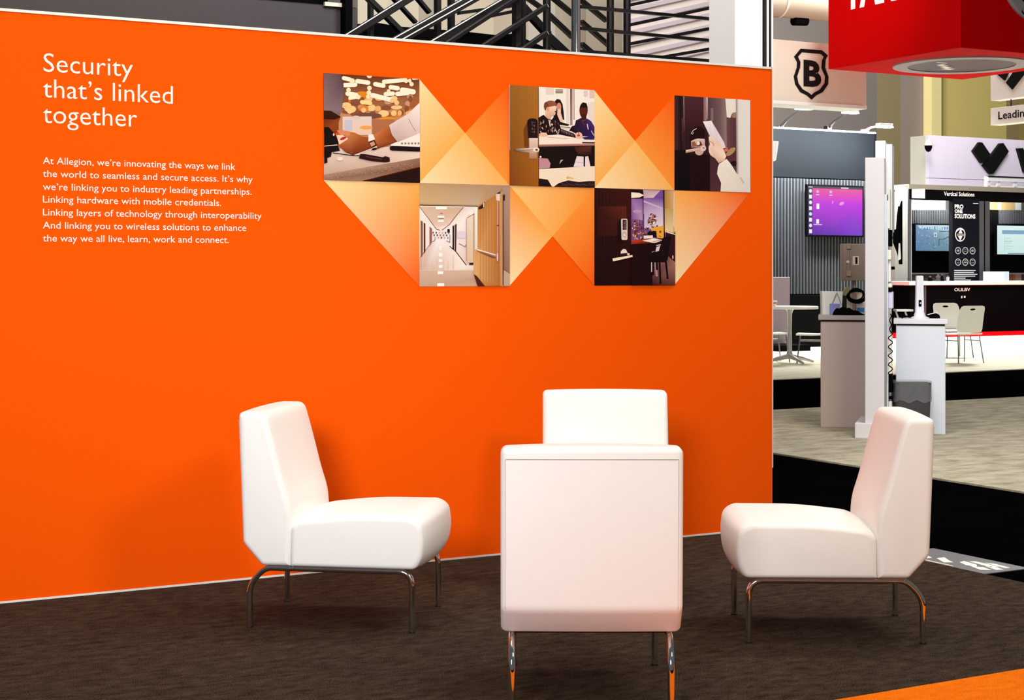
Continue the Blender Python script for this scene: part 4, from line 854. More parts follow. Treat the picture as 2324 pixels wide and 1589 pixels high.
MB().prism([(4 * kk, 40 * kk), (9 * kk, 40 * kk), (9 * kk, 184 * kk), (6 * kk, 175 * kk), (4 * kk, 160 * kk), (2 * kk, 172 * kk), (-1 * kk, 150 * kk), (-3 * kk, 120 * kk), (-10 * kk, 118 * kk), (-10 * kk, 90 * kk), (-2 * kk, 70 * kk), (1 * kk, 60 * kk)], -0.02, 0.03).build('body', M_black, bg, 0)
MB().prism(round_poly([(-2 * kk, 48 * kk), (5 * kk, 52 * kk), (3 * kk, 88 * kk), (0, 88 * kk)], 0.006, 3), -0.03, -0.02).build('white_tag', M_whitep, bg, 0); MB().bar((-56 * kk, 0.0, 100 * kk), (0, 0.0, 100 * kk), 0.02, 0.02).build('bracket', M_blackm, bg)

def counter(label, x0, x1, ytop, Z, depth, rz, m, mtop, dx=0.0):
    o = thing('counter', label, 'counter', (P(x0, 0, Z).x, Z, 0), rz)
    W_ = (x1 - x0) * Z / F / math.cos(rz); zt_ = zp(ytop, Z)
    MB().box(0.02, 0.02, 0, W_ - 0.02, depth, zt_ - 0.055, 0.004, 1).build('cabinet', m, o); MB().box(0.024, 0.03, zt_ - 0.055, W_ - 0.024, depth - 0.01, zt_ - 0.042).build('shadow_gap', M_black, o, 0)
    MB().box(0, 0, zt_ - 0.042, W_, depth + 0.02, zt_, 0.004, 1).build('countertop', mtop, o)
    return o, zt_
ca_, zca = counter('mauve brown counter left of the white tower, bag on top', 1857, 1990, 715.5, 14.2, 0.42, R(-11.5), mat('mauve_laminate', (206, 184, 178), 0.45), mat('mauve_top', (190, 176, 174), 0.4))
cb_, zcb = counter('white counter right of the tower with kiosk and waste bin', 2028, 2144, 724, 13.65, 0.40, R(-13.5), mat('blue_white_laminate', (226, 232, 244), 0.4), mat('white_top', (232, 232, 240), 0.4))
def on_a(x, Z=14.3): return (P(x, 0, Z).x, Z, zca)
def on_b(x, Z=13.75): return (P(x, 0, Z).x, Z, zcb)
k4 = 14.4 / F
pb = thing('paper_bag', 'white paper bag with string handle on the mauve counter', 'bag', on_a(1867, 14.47))
zb4 = 14.5 / F
MB().prism([(0, 0), (43 * k4, 0), (46 * k4, 52 * k4), (-1 * k4, 53 * k4)], 0, 0.1).build('bag_body', M_lit, pb, 0); MB().tube(path_round([(20 * k4, -0.008, 22 * k4), (30 * k4, -0.01, 46 * k4), (32 * k4, -0.01, 50 * k4), (42 * k4, -0.008, 24 * k4)], 0.03), 0.003, 6).build('handle', mat('string_grey', (150, 150, 150), 0.8), pb)
bx = thing('card_box', 'small blue picture box on the mauve counter', 'box', on_a(1885, 14.33))
MB().box(0, 0, 0, 22 * k4, 0.05, 25 * k4, 0.002, 1).build('carton', mat('box_blue', (150, 170, 232), 0.5), bx)
cc = Canvas([(0, 0), (22, 0), (22, 25), (0, 25)]); cc.rect(0, 0, 22, 25, (132, 160, 240), (160, 160, 226)).ell(13, 9, 5, 4, (190, 150, 160), rot=0.6).ell(12, 15, 5, 5, (180, 180, 240)).line([(4, 22), (10, 12)], 1, (200, 190, 240))
cc.build('picture', bx, (0.004, 25 * k4 - 0.004), (22 * k4 - 0.004, 25 * k4 - 0.004), (22 * k4 - 0.004, 0.004), (0.004, 0.004), -0.001)
bp_ = thing('cloth', 'crumpled black cloth on the mauve counter before the blue box', 'cloth', on_a(1926, 14.24))
bm = bmesh.new(); bmesh.ops.create_icosphere(bm, subdivisions=4, radius=1)
for v in bm.verts:
    n_ = 0.8 + 0.25 * math.sin(v.co.x * 7 + 1) * math.sin(v.co.y * 5) ; v.co = Vector((v.co.x * 0.14, v.co.y * 0.05, max(0, v.co.z) * 0.055 * n_ * (1.2 - 0.7 * v.co.x)))
b = MB(); b.bm.free(); b.bm = bm; b.build('fabric', M_black, bp_, 60)
pv = thing('white_board', 'cream upright board behind the bag on the mauve counter', 'board', on_a(1918, 14.56)); MB().box(0.02, 0, 0, 46 * k4, 0.03, 50 * k4, 0.003, 1).build('board', M_cream, pv); MB().box(0.05, -0.003, 0.01, 0.056, 0.0, 40 * k4).build('groove', M_seam, pv, 0)
bt = thing('bottle', 'white bottle with blue label beside the white tower', 'bottle', on_a(1953, 14.40)); MB().lathe([(0.028, 0), (0.032, 0.01), (0.032, 0.08), (0.026, 0.1), (0.012, 0.112), (0.012, 0.13)], 16).build('body', M_white, bt); MB().lathe([(0.0324, 0.02), (0.0328, 0.02), (0.0328, 0.06), (0.0324, 0.06)], 16, ring=True).build('label', mat('label_blue', (70, 130, 200), 0.5), bt)
# junction box on a pole
kj = 14.45 / F
jb = thing('junction_box', 'grey brown junction box on a pole above the mauve counter', 'electrical box', (P(1913, 0, 14.45).x, 14.45, zca))
z0_, z1_ = zp(637, 14.45) - zca, zp(553, 14.45) - zca
M_jb = mat('enclosure_grey', (140, 120, 108), 0.5)
MB().box(0, 0, z0_, 56 * kj, 0.14, z1_, 0.008, 2).build('enclosure', M_jb, jb)
for zc in (0.06, 0.30): 
    hz = z0_ + zc - 0.02
    MB().box(8 * kj, -0.012, hz, 18 * kj, 0.0, hz + 0.05, 0.003, 1).build('hinge', mat('hinge_grey', (164, 142, 124), 0.4), jb)
MB().tube([(13 * kj, -0.006, z0_ + 0.06), (13 * kj, -0.006, z1_ - 0.06)], 0.006, 8).build('hinge_pin', mat('hinge_grey', (164, 142, 124)), jb); MB().lathe([(0.014, 0), (0.014, 0.012), (0.008, 0.016)], 14, (11 * kj, 0, z0_ + 0.165), 'Y').build('lock', M_cream, jb)
MB().box(22 * kj, -0.002, z1_ - 0.19, 36 * kj, 0, z1_ - 0.11).build('warning_sticker', mat('sticker_pink', (226, 196, 190), 0.5), jb, 0); MB().box(28 * kj, -0.003, z1_ - 0.18, 33 * kj, -0.002, z1_ - 0.12).build('warning_bars', M_ink, jb, 0)
MB().tube([(29 * kj, 0.06, 0), (29 * kj, 0.06, z0_)], 0.018, 12).build('pole', M_jb, jb); MB().prism([(0, z0_ - 28 * kj), (12 * kj, z0_ - 12 * kj), (17 * kj, z0_ - 16 * kj), (12 * kj, z0_ - 34 * kj), (4 * kj, z0_ - 34 * kj)], 0.02, 0.06).build('bracket', mat('bracket_tan', (150, 134, 100), 0.5), jb, 0)
cz = thing('cable_coil', 'coil of black cable hanging under the junction box', 'cable', (P(1942, 0, 14.36).x, 14.36, zp(668, 14.36)))
MB().tube([( -6 * kj, 0.0, 15 * kj), (-6 * kj, 0.09, 16 * kj)], 0.006, 6).build('hook', M_blackm, cz)
for i in range(5):
    rr_ = (16 + i * 1.3) * kj; ph = i * 0.5
    MB().tube([(rr_ * math.cos(t_) + 0.006 * math.sin(3 * ph), -0.01 - 0.012 * i + 0.01 * math.sin(t_ * 2 + ph), rr_ * (0.82 - 0.05 * i) * math.sin(t_) - 0.006 * i) for t_ in [2 * math.pi * j / 36 for j in range(36)]], 0.0065, 8, closed=True).build('loop', M_black, cz, 60)
# kiosk post etc on the white counter
kb = 13.8 / F
ks = thing('tablet_stand', 'slim white kiosk post with flared foot on the white counter', 'stand', on_b(2087, 13.8))
MB().prism([(-9 * kb, 0.05), (9 * kb, 0.05), (7.5 * kb, 97 * kb), (-7.5 * kb, 97 * kb)], -0.02, 0.03, 0.004).build('post', mat('kiosk_white', (236, 236, 246), 0.35), ks); MB().lathe([(0.08, 0), (0.082, 0.006), (0.05, 0.02), (0.036, 0.06), (0.03, 0.07)], 24).build('flared_foot', mat('kiosk_white', (236, 236, 246)), ks)
MB().box(-3.5 * kb, -0.026, 27 * kb, 3 * kb, -0.018, 42 * kb, 0.003, 1).build('sensor', M_black, ks); MB().lathe([(0.004, 0), (0.006, 0.004)], 10, (0, -0.026, 35 * kb), 'Y').build('button', M_white, ks)
mo = thing('scanner', 'black domed scanner on the white counter right of the kiosk', 'scanner', on_b(2119, 13.88)); MB().lathe([(0.052, 0), (0.054, 0.012), (0.045, 0.03), (0.02, 0.042), (0.004, 0.045)], 20).build('shell', M_black, mo); MB().tube([(-0.06, -0.03, 0.03), (-0.02, -0.05, 0.042), (0.02, -0.045, 0.05)], 0.004, 6).build('white_wire', M_white, mo)
dv = thing('desk_tray', 'white tray on legs on the white counter beside the tower', 'tray', on_b(2034, 13.9)); MB().box(0, 0, 0.055, 40 * kb, 0.12, 0.075, 0.004, 1).build('tray_top', M_whitep, dv)
for xx in (0.03, 0.11): MB().bar((xx, 0.06, 0.0), (xx - 0.02, 0.06, 0.056), 0.012, 0.014).build('leg', M_white, dv)
kl = thing('cable_bundle', 'tangled black cables lying on the white counter', 'cable', on_b(2058, 13.78)); MB().tube(path_round([(-0.04, 0, 0.006), (-0.01, 0.03, 0.02), (0.03, -0.01, 0.012), (0.05, 0.03, 0.03), (0.09, 0.0, 0.006)], 0.02), 0.007, 8).build('cord', M_black, kl)
# waste bin
wz = 13.3; wk = wz / F
bn = thing('waste_bin', 'dark grey waste bin with clear plastic liner before the white counter', 'bin', (P(2076, 0, wz).x, wz + 0.11, 0))
hb = zp(869, wz)
def rbox(w0, d0, z0_, w1, d1, z1_): 
    t_ = bmesh.new(); lo_ = [t_.verts.new((x, y, z0_)) for x, y in round_poly([(-w0, -d0), (w0, -d0), (w0, d0), (-w0, d0)], 0.04, 4)]; hi_ = [t_.verts.new((x, y, z1_)) for x, y in round_poly([(-w1, -d1), (w1, -d1), (w1, d1), (-w1, d1)], 0.04, 4)]
    n_ = len(lo_); t_.faces.new(lo_[::-1])
    for i in range(n_): t_.faces.new((lo_[i], lo_[(i + 1) % n_], hi_[(i + 1) % n_], hi_[i]))
    m_ = MB(); m_.join(t_); return m_
rbox(0.13, 0.09, 0, 0.146, 0.10, hb - 0.005).build('tub', mat('bin_grey', (62, 62, 66), 0.45), bn, 50)
ln = MB(); t_ = bmesh.new(); rg = []
for j in range(9):
    z_ = hb - 0.155 * j / 8 + (0.012 if j == 0 else 0); row = []
    for i in range(64):
        u_ = 2 * math.pi * i / 64; q = (abs(math.cos(u_)) ** 5 + abs(math.sin(u_)) ** 5) ** (-0.2); wob = 1.03 + 0.018 * math.sin(i * 2.3 + j * 0.9) * (0.4 + j / 8) + 0.012 * math.sin(i * 5.1 - j)
        row.append(t_.verts.new((0.148 * q * math.cos(u_) * wob, 0.102 * q * math.sin(u_) * wob, z_ + (0.012 * math.sin(i * 0.8) if j == 8 else 0))))
    rg.append(row)
for j in range(8):
    for i in range(64): t_.faces.new((rg[j][i], rg[j][(i + 1) % 64], rg[j + 1][(i + 1) % 64], rg[j + 1][i]))
ln.join(t_)
M_film = bpy.data.materials.new('clear_film'); M_film.use_nodes = True; nb = M_film.node_tree.nodes['Principled BSDF']; nb.inputs['Base Color'].default_value = lin((150, 152, 156)); nb.inputs['Alpha'].default_value = 0.35; nb.inputs['Roughness'].default_value = 0.12; nb.inputs['Specular IOR Level'].default_value = 0.9
ln.build('liner', M_film, bn, 60, label='clear crinkled plastic liner')

# ------------------------------------------------------------------ red hanging cube
zc0 = 4.5; Bc = Vector((6.30, 22.9)); sz = 2.83
rc = thing('hanging_cube', 'big red hanging cube sign at upper right', 'sign', (Bc.x, Bc.y, zc0), ANG)
M_redp = mat('red_panel', (196, 0, 1), 0.75, noise=0.03, scale=3, spec=0.05)
MB().box(0, 0, 0, sz, sz, sz, 0.008, 1).build('shell', M_redp, rc)
for i in (0.4, 2.4): MB().tube([(i, 1.4, sz), (i, 1.4, sz + 4)], 0.01, 6).build('hanger', M_blackm, rc)
def ringdisc(r0, r1, n, fn):
    t_ = bmesh.new(); a_ = [t_.verts.new(fn(r0, 2 * math.pi * k / n)) for k in range(n)]; b_ = [t_.verts.new(fn(r1, 2 * math.pi * k / n)) for k in range(n)]
    for k in range(n): t_.faces.new((a_[k], a_[(k + 1) % n], b_[(k + 1) % n], b_[k]))
    m_ = MB(); m_.bm.free(); m_.bm = t_; return m_
def disc(r, n, fn):
    t_ = bmesh.new(); t_.faces.new([t_.verts.new(fn(r, 2 * math.pi * k / n)) for k in range(n)]); m_ = MB(); m_.bm.free(); m_.bm = t_; return m_
M_ring = mat('grey_ring', (140, 135, 138), 0.4, noise=0.1, scale=4)
bot = lambda r, t_: (sz / 2 + r * math.cos(t_), sz / 2 - r * math.sin(t_), -0.004)
MB().lathe([(0.80, -0.02), (1.02, -0.02), (1.03, 0.0), (0.80, 0.0)], 64, (sz / 2, sz / 2, 0), ring=True).build('badge_ring', M_ring, rc); MB().lathe([(0.01, -0.012), (0.80, -0.012), (0.80, 0.0), (0.01, 0.0)], 64, (sz / 2, sz / 2, 0)).build('badge_disc', mat('badge_dark', (20, 6, 8), 0.3), rc)
stroke = MB()
for q in ((-0.62, -0.14, -0.42, -0.10), (-0.40, -0.02, -0.34, 0.12), (-0.30, 0.1, -0.16, 0.2), (-0.12, 0.22, 0.02, 0.32), (0.02, 0.34, 0.2, 0.46)): stroke.box(sz / 2 + q[0], sz / 2 + q[1], -0.014, sz / 2 + q[2], sz / 2 + q[3], -0.012)
stroke.build('badge_lettering', M_lit, rc, 0)
fx0 = (2360 - CX) / F
Zc = (Bc.y * 1.0); 
# badge on the right face: centre found on the face plane
nB = p; uu = (2360 - CX) / F; Zf = (Bc.dot(p)) / (uu * p.x + p.y); aF = (Vector((uu * Zf, Zf)) - Bc).dot(d); zF = zp(-78, Zf) - zc0
MB().lathe([(0.66, -0.0), (0.66, 0.02), (0.68, 0.05), (0.84, 0.05), (0.86, 0.03), (0.86, 0.0)], 64, (aF, 0, zF), 'Y', True).build('badge_ring', M_ring, rc); MB().lathe([(0.01, 0.0), (0.01, 0.02), (0.66, 0.02), (0.66, 0.0)], 64, (aF, 0, zF), 'Y').build('badge_disc', M_black, rc)
for chh, deg in (('S', 239), ('i', 246), ('n', 250.5)):
    th_ = R(deg); text('badge_letter', chh, M_ink, rc, aF + 0.83 * math.cos(th_), zF + 0.83 * math.sin(th_), -0.052, 0.14, None, 0.02, th_ + R(90))
# left face lettering: 'TAR', lower part shows at the top of the picture
def LF(x, y):
    uu = (x - CX) / F; Zq = (Bc.dot(d)) / (uu * d.x + d.y); bq = (Vector((uu * Zq, Zq)) - Bc).dot(p); return bq, zp(y, Zq) - zc0
b0, zq0 = LF(1918, 19.5); b1, zq1 = LF(2036, -4)
text('lettering', 'TAR', M_lit, rc, b0, (zq0 + zq1) / 2, -0.006, 0.62, b0 - b1, 0.035, facing='side')

# ------------------------------------------------------------------ lilac header with check logo, far stands
BL = 22.0
ac, Zc2 = A(2107, BL)
lh = thing('stand_header', 'lilac white stand header box with black tick logo', 'stand header', hw(ac, BL, 0), ANG)
ztp, zbt = zp(306, Zc2), zp(421, Zc2)
MB().box(0.01, 0.01, 0, 12, 1.6, zbt).build('rear_wall', M_cream, lh, 0)
jn = [0] + [A(x, BL)[0] - ac for x in (2178, 2248, 2316)] + [A(2400, BL)[0] - ac, 12]
M_lil = mat('lilac_panel', (226, 216, 236), 0.5)
zj = zp(404, Zc2)
for i in range(len(jn) - 1):
    for (zz0, zz1) in ((zbt, zj), (zj, ztp)): MB().box(jn[i] + 0.006, 0, zz0 + 0.006, jn[i + 1] - 0.006, 0.1, zz1 - 0.006, 0.003, 1).build('panel', M_lil, lh)
MB().box(0.008, 0.05, zbt, 12, 0.12, ztp - 0.01).build('core', mat('joint_grey', (150, 140, 150), 0.6), lh, 0)
bl_, Zl = B(2066, ac); MB().box(0, 0.1, zbt, 0.1, bl_ - BL, ztp - 0.006).build('side_panel', mat('side_panel_grey', (204, 200, 184), 0.6), lh, 0)
def LP(pts): return [(A(2050 + x / 8.482, BL)[0] - ac, zp(280 + y / 8.482, A(2050 + x / 8.482, BL)[1])) for x, y in pts]
lo1 = LP([(1303, 535), (1425, 368), (1478, 375), (1632, 600), (1512, 768), (1465, 768)]); lo2 = LP([(1503, 815), (1825, 388), (1882, 384), (1988, 545), (1690, 972), (1640, 982)]); lo3 = LP([(2158, 485), (2262, 480), (2420, 945), (2290, 945)])
MB().prism(lo1, -0.08, 0.0).prism(lo2, -0.08, 0.0).build('tick_logo', M_ink, lh, 0, label='black tick made of two bars'); MB().prism(lo3, -0.08, 0.0).build('logo_letter', M_ink, lh, 0)
ad_, Zd = A(2107, BL - 0.24)
cd = thing('dome_camera', 'black dome camera with cream cap on the lilac header corner', 'camera', hw(ad_, BL - 0.24, zp(345, Zd)), ANG)
MB().lathe([(0.005, 0), (0.05, 0.02), (0.085, 0.09), (0.09, 0.15)], 20).build('dome', M_black, cd); MB().lathe([(0.105, 0.15), (0.105, 0.165), (0.08, 0.24), (0.03, 0.30), (0.01, 0.31)], 20).build('cap', M_cream, cd); MB().tube([(0, 0, 0.28), (ac + 0.04 - ad_, 0.27, 0.30)], 0.02, 8).build('mount', M_cream, cd)
tf = thing('truss_frame', 'white open truss frame under the tick logo', 'truss', hw(A(2242, 21.4)[0], 21.4, 0), ANG)
at0, Zt0 = A(2242, 21.4); q = lambda x: A(x, 21.4)[0] - at0
zA, zB_ = zp(400, Zt0), zp(428, Zt0)
for x in (2244, 2267, 2305, 2345, 2385): MB().box(q(x) - 0.05, 0, zp(418, A(2065, 20.6)[1]), q(x) + 0.05, 0.1, zA).build('upright', M_white, tf, 0)
MB().box(q(2242), -0.02, zp(411, Zt0), q(2400), 0.08, zp(402, Zt0)).build('beam', M_white, tf, 0); MB().box(q(2242), -0.03, zp(402, Zt0), q(2400), 0.06, zp(399, Zt0)).build('cable_tray', M_blackm, tf, 0); MB().box(q(2242), 0.0, zp(425, Zt0), q(2400), 0.1, zp(421, Zt0)).build('beam', M_whitep, tf, 0)
# two white signs seen edge-turned, upper right
def side_sign(label, x0, yT, yB, aP, hl):
    b0, Z0 = B(x0, aP); b1 = B(2480, aP)[0]
    o = thing('hanging_sign', label, 'sign', hw(aP, b0, zp(yB, Z0)), ANG)
    hgt = zp(yT, Z0) - zp(yB, Z0); L_ = b0 - b1
    MB().box(0, -L_, 0, 0.25, 0, hgt, 0.005, 1).build('panel', mat('sign_white', (232, 230, 226), 0.5), o); 
    for yy in (-0.4, -L_ + 0.4): MB().tube([(0.12, yy, hgt), (0.12, yy, hgt + hl)], 0.01, 6).build('hanger', M_blackm, o)
    return o, (lambda x, y: (B(x, aP)[0] - b0, zp(y, B(x, aP)[1]) - zp(yB, Z0)))
aP = 17.5
s1, f1 = side_sign('white hanging sign with black chevron logo under the red cube', 2248, 168, 228.5, aP, 5.0)
for pts in ([(2262, 166), (2290, 166), (2282, 183)], [(2285, 188), (2311, 150), (2340, 150), (2299, 203)]):
    t_ = [f1(*q_) for q_ in pts]; mb = MB(); bm_ = bmesh.new(); va = [bm_.verts.new((-0.03, y_, z_)) for y_, z_ in t_]; vb = [bm_.verts.new((0.0, y_, z_)) for y_, z_ in t_]; bm_.faces.new(va); bm_.faces.new(vb[::-1]); n_ = len(va)
    for i in range(n_): bm_.faces.new((va[i], vb[i], vb[(i + 1) % n_], va[(i + 1) % n_]))
    mb.join(bm_); mb.build('chevron', M_ink, s1, 0)
s2, f2 = side_sign('long white hanging sign with the word Leading', 2248, 246, 284.5, aP, 18 * B(2248, 17.5)[1] / F)
t0_, t1_ = f2(2266, 271), f2(2336, 268); text('lettering', 'Leading', M_ink, s2, t0_[0], t0_[1], -0.006, 17 * B(2266, aP)[1] / F, t0_[0] - t1_[0], 0.012, facing='side')

# ------------------------------------------------------------------ black stand with counter (far right)
BV = 20.6
av, Zv = A(2062, BV)
vs = thing('black_stand', 'black exhibition stand with header, grey columns and printed middle panel', 'stand', hw(av, BV, 0), ANG)
va = lambda x, b=BV: A(x, b)[0] - av
vz = lambda y, x=2065, b=BV: zp(y, A(x, b)[1])
M_colg = mat('column_grey', (190, 198, 188), 0.45); M_cold = mat('column_dark', (84, 84, 88), 0.4, 0.3); M_hdr = mat('header_band', (128, 124, 110), 0.45)
zT0, zT1 = vz(418), vz(429)
MB().box(0, -0.02, zT1, 12, 1.2, zT0).build('header_band', M_hdr, vs, 0); MB().box(0.02, 0, vz(452), 12, 0.2, zT1).build('header', M_black, vs, 0)
MB().box(va(2069), -0.02, vz(449.5), va(2098), 0.0, vz(427)).build('white_plate', M_lit, vs, 0); 
MB().box(0, 0, 0, va(2068), 0.03, zT1).build('column', M_cold, vs, 0)
bcol, Zb = B(2031, av); MB().box(0.0, 0.03, 0, 0.12, bcol - BV, zT0 - 0.01).build('column_side', M_colg, vs, 0, label='pale grey green column side')
MB().box(va(2222), -0.02, 0, va(2245), 0.3, vz(452)).build('column', M_cold, vs, 0); MB().box(va(2232), -0.03, 0, va(2233.5), -0.02, vz(452)).build('column_groove', M_black, vs, 0)
MB().box(va(2162), 0.0, 0.9, va(2222), 0.12, vz(452)).build('middle_panel', mat('navy_black', (10, 11, 20), 0.5), vs, 0)
b2 = BV + 1.0
for xa, xb in ((2040, 2166), (2240, 2420)):
    MB().box(va(xa, b2), 1.0, vz(622, xa, b2), va(xb, b2), 1.12, vz(476, xa, b2)).build('back_panel', M_black, vs, 0)
    sl = MB(); x = xa + 26
    while x < xb:
        sl.box(va(x, b2), 0.96, vz(508, x, b2), va(x + 2.0, b2), 1.0, vz(477, x, b2)); x += 3.9
    sl.build('slat_row', M_slat, vs, 0, kind='stuff')
    MB().box(va(xa, b2), 0.9, vz(622.5, xa, b2), va(xb - 12, b2), 1.0, vz(619.5, xa, b2)).build('shelf_edge', mat('shelf_grey', (130, 130, 136), 0.4), vs, 0)
bw_ = thing('rear_partition', 'beige and lilac partition seen through the black stand', 'partition', hw(A(2060, 22.9)[0], 22.9 - 1.05, 0), ANG)
for xa, xb, cc in ((2060, 2107, (204, 188, 160)), (2107, 2146, (214, 200, 206)), (2146, 2165, (90, 96, 92)), (2244, 2264, (196, 172, 120)), (2264, 2272, (244, 240, 226)), (2272, 2304, (206, 176, 120)), (2304, 2318, (232, 236, 232)), (2318, 2400, (90, 100, 96))):
    MB().box(A(xa, 21.85)[0] - A(2060, 22.9)[0], 0, 0, A(xb, 21.85)[0] - A(2060, 22.9)[0], 0.08, zp(440, A(xa, 21.85)[1])).build('panel', mat('partition_%d' % xa, cc, 0.6), bw_, 0)
# downlights of the stand
def stand_light(x, y, b, tgt, power, size=0.3):
    a_, Z_ = A(x, b); q_ = hw(a_, b, zp(y, Z_))
    MB().lathe([(0.02, -0.03), (0.10, -0.03), (0.11, 0.0), (0.02, 0.0)], 16, (a_ - av, b - BV, zp(y, Z_) + 0.03)).build('downlight', M_lamp, vs)
    l_ = bpy.data.lights.new('stand_lamp', 'AREA'); l_.energy = power; l_.size = size; lo_ = bpy.data.objects.new('stand_lamp', l_); COL.objects.link(lo_)
    lo_.location = (q_[0], q_[1], q_[2] - 0.05); lo_.rotation_euler = (Vector(tgt) - Vector(lo_.location)).to_track_quat('-Z', 'Y').to_euler()
for xx in (2108, 2160, 2282):
    aa_, ZZ_ = A(xx, BV + 1.0); stand_light(xx, 451.5, BV + 0.55, hw(aa_, BV + 1.0, 2.4), 26)
lp_ = bpy.data.lights.new('stand_lamp', 'AREA'); lp_.energy = 60; lp_.size = 0.4; lo2_ = bpy.data.objects.new('stand_lamp', lp_); COL.objects.link(lo2_); lo2_.location = hw(av - 0.7, BV + 0.8, 3.45); lo2_.rotation_euler = (Vector(hw(av, BV + 1.1, 2.6)) - lo2_.location).to_track_quat('-Z', 'Y').to_euler()
# writing on the stand
def vtext(nm, s, x0, x1, yb, cap, m, bold=0.0, y=-0.006, b=BV):
    a0_ = va(x0, b); a1_ = va(x1, b); Z_ = A(x0, b)[1]; text(nm, s, m, vs, a0_, zp(yb, Z_), y, cap * Z_ / F, a1_ - a0_, bold)
vtext('header_lettering', 'Vertical Solutions', 2142, 2211, 444, 9, M_lit, 0.01)
vtext('panel_lettering', 'PRO', 2165, 2185, 473, 8.5, M_lit, 0.04, -0.022); vtext('panel_lettering', 'ONE', 2165, 2183, 483, 7.5, M_lit, 0.04, -0.022); vtext('panel_lettering', 'SOLUTIONS', 2165, 2212, 495, 9, M_lit, 0.03, -0.022)
ic = Canvas([(2162, 448), (2222, 448), (2222, 640), (2162, 640)])
ic.rect(2162, 448, 2222, 640, (10, 11, 20)); ic.rect(2208, 457, 2220, 458.5, (200, 200, 204))
ic.ell(2179, 531, 11.5, 16, (240, 240, 240), 28).ell(2179, 531, 9.8, 14, (12, 12, 18), 28).poly([(2175, 528), (2180, 517), (2184, 528)], (244, 244, 244)).poly([(2174, 534), (2184, 534), (2179, 545)], (244, 244, 244)).rect(2171, 529, 2188, 534, (130, 126, 110)).line([(2170, 524), (2178, 517), (2188, 521)], 2, (240, 240, 240))
for i in range(3):
    for j in range(2):
        x, y = 2174 + i * 16.4, 568 + j * 26.6; ic.ell(x, y, 6.6, 8.4, (176, 176, 178), 20).ell(x, y, 5.2, 6.8, (26, 26, 30), 20).rect(x - 3, y - 1 + (i + j) % 2 * 2, x + 3, y + 2, (150, 150, 152)).line([(x - 2, y - 4), (x + 2, y - 3)], 1.4, (140, 140, 142))
for i, wd in enumerate((49, 45, 53, 48, 26, 38)): ic.rect(2165, 613 + i * 4.4, 2165 + wd, 615 + i * 4.4, (206, 206, 208))
ia0, iz0 = va(2162), vz(448); ic.build('printed_icons', vs, (va(2162), vz(448)), (va(2222), vz(448)), (va(2222), vz(640)), (va(2162), vz(640)), -0.003)
kc = thing('long_counter', 'long black counter with white top before the black stand', 'counter', hw(A(2062, 20.2)[0], 19.75, 0), ANG)
ak, Zk = A(2062, 19.75); hk = zp(638.5, Zk); 
ka = lambda x: A(x, 19.75)[0] - A(2062, 20.2)[0]
MB().box(ka(2066), 0.02, 0, ka(2420), 0.7, zp(648, Zk)).build('front_panel', M_black, kc, 0); MB().box(ka(2062), -0.03, zp(648, Zk), ka(2422), 0.72, hk, 0.01, 1).build('countertop', M_whitep, kc); MB().box(ka(2098), -0.0, 0.0, ka(2102), 0.02, zp(649, Zk)).build('panel_joint', M_cold, kc, 0)
Zk2 = A(2167, 19.75)[1]; text('lettering', 'OLILBV', M_lit, kc, ka(2167), zp(661, Zk2), 0.015, 7 * Zk2 / F, ka(2203) - ka(2167), 0.02)
mk = MB(); mk.box(ka(2183), 0.012, zp(677, Zk2), ka(2185), 0.02, zp(672, Zk2)).box(ka(2189), 0.012, zp(676, Zk2), ka(2192), 0.02, zp(672, Zk2)); mk.build('small_mark', M_lit, kc, 0)
# screens on the black stand
c = Canvas([(125, 680), (650, 690), (645, 1030), (125, 1028)])
c.poly([(125, 680), (650, 690), (650, 1030), (125, 1030)], [(120, 150, 190), (190, 214, 226), (110, 150, 160), (96, 130, 170)])
c.poly([(150, 690), (640, 690), (600, 760), (180, 730)], (206, 228, 236))
for i in range(60):
    x, y = rr.uniform(140, 620), rr.uniform(740, 1010); c.line([(x, y), (x + rr.uniform(-40, 40), y + rr.uniform(-24, 24))], 6, rr.choice([(90, 120, 160), (150, 176, 206), (130, 160, 170), (70, 100, 140), (170, 196, 210)]))
for i in range(12): c.rect(200 + i * 34, 700 + (i * 37) % 20, 216 + i * 34, 745, rr.choice([(70, 130, 190), (110, 170, 206), (150, 200, 220)]))
c.line([(590, 750), (640, 695)], 6, (40, 60, 80)); c.line([(440, 770), (560, 770), (640, 730)], 7, (60, 90, 110)); c.line([(430, 875), (500, 875), (640, 800)], 9, (70, 100, 110)); c.line([(432, 875), (432, 960)], 10, (60, 90, 100)); c.rect(365, 785, 405, 845, (214, 226, 232)); c.rect(378, 800, 392, 835, (90, 120, 140))
for i in range(14): c.ell(600 + (i * 17) % 45, 880 + i * 9, 10, 8, (206, 110, 120))
flatscreen('television', 'television showing a grey blue street scene on the black stand', 2076, 507, 2168, 572, BV + 0.9 - 0.1, c, 0.03)
c = Canvas([(2260, 512), (2340, 512), (2340, 577), (2260, 577)])
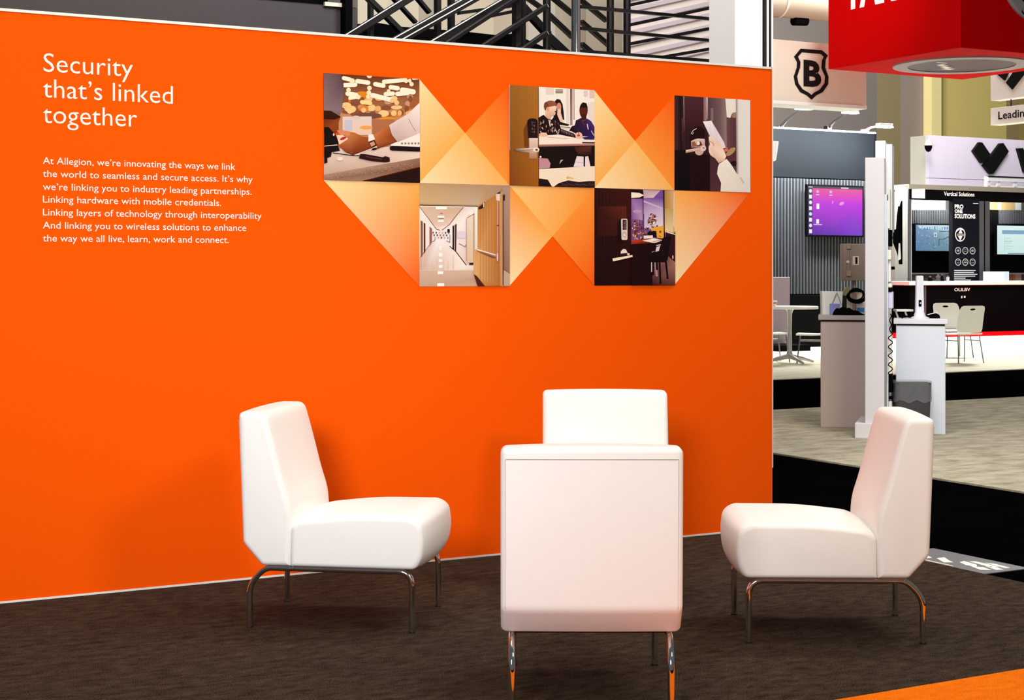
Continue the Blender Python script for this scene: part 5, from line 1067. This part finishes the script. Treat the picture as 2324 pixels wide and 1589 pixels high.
c.rect(2260, 512, 2340, 577, (226, 246, 244), (206, 236, 232)); c.rect(2271, 522, 2340, 531, (130, 170, 200)); c.rect(2276, 536, 2277, 570, (180, 214, 214)); c.rect(2276, 548, 2294, 549, (150, 190, 190)); c.rect(2284, 574, 2340, 575.5, (40, 50, 60))
for i in range(5): c.rect(2278, 540 + i * 6, 2290 + (i % 2) * 5, 541 + i * 6, (170, 206, 206))
flatscreen('television', 'television showing a pale green page at the right edge', 2261, 509, 2345, 580, BV + 0.9 - 0.1, c, 0.03)
# small things on the long counter
def small(nm, label, cat, x, y, prof, m, grp=None):
    Z_ = A(x, 20.05)[1]; o = thing(nm, label, cat, hw(A(x, 20.05)[0], 20.05, hk), ANG); MB().lathe(prof, 14).build('body', m, o); MB().lathe([(prof[-1][0] * 0.9, prof[-1][1]), (prof[-1][0] * 0.9, prof[-1][1] + 0.02), (prof[-1][0] * 0.4, prof[-1][1] + 0.03)], 12).build('cap', M_cold, o)
small('speaker_puck', 'small black puck at left on the long white countertop', 'device', 2111, 636, [(0.05, 0), (0.05, 0.05), (0.03, 0.08)], M_black)
small('figurine', 'dark gadget with white flecks on the long white countertop', 'device', 2129, 636, [(0.06, 0), (0.045, 0.06), (0.055, 0.10), (0.02, 0.13)], mat('fleck_black', (60, 60, 62), 0.4, noise=0.9, scale=60))
small('figurine', 'black cone shaped gadget beside the flecked one', 'device', 2138, 636, [(0.05, 0), (0.03, 0.08), (0.015, 0.12)], M_black)
small('cup', 'small white rimmed cup before the printed middle panel', 'cup', 2151, 636, [(0.03, 0), (0.038, 0.06), (0.036, 0.09)], mat('cup_grey', (180, 180, 184), 0.4))
lt = thing('display_case', 'white and pale blue carton on the countertop below the right television', 'box', hw(A(2246, 20.2)[0], 20.2, hk), ANG)
MB().box(0, 0, 0, A(2290, 20.2)[0] - A(2246, 20.2)[0], 0.2, 0.21).build('carton', M_white, lt, 0); MB().box(A(2278, 20.2)[0] - A(2246, 20.2)[0], -0.01, 0, A(2289, 20.2)[0] - A(2246, 20.2)[0], 0.0, 0.2).build('blue_stripe', mat('stripe_blue', (190, 206, 246), 0.5), lt, 0)
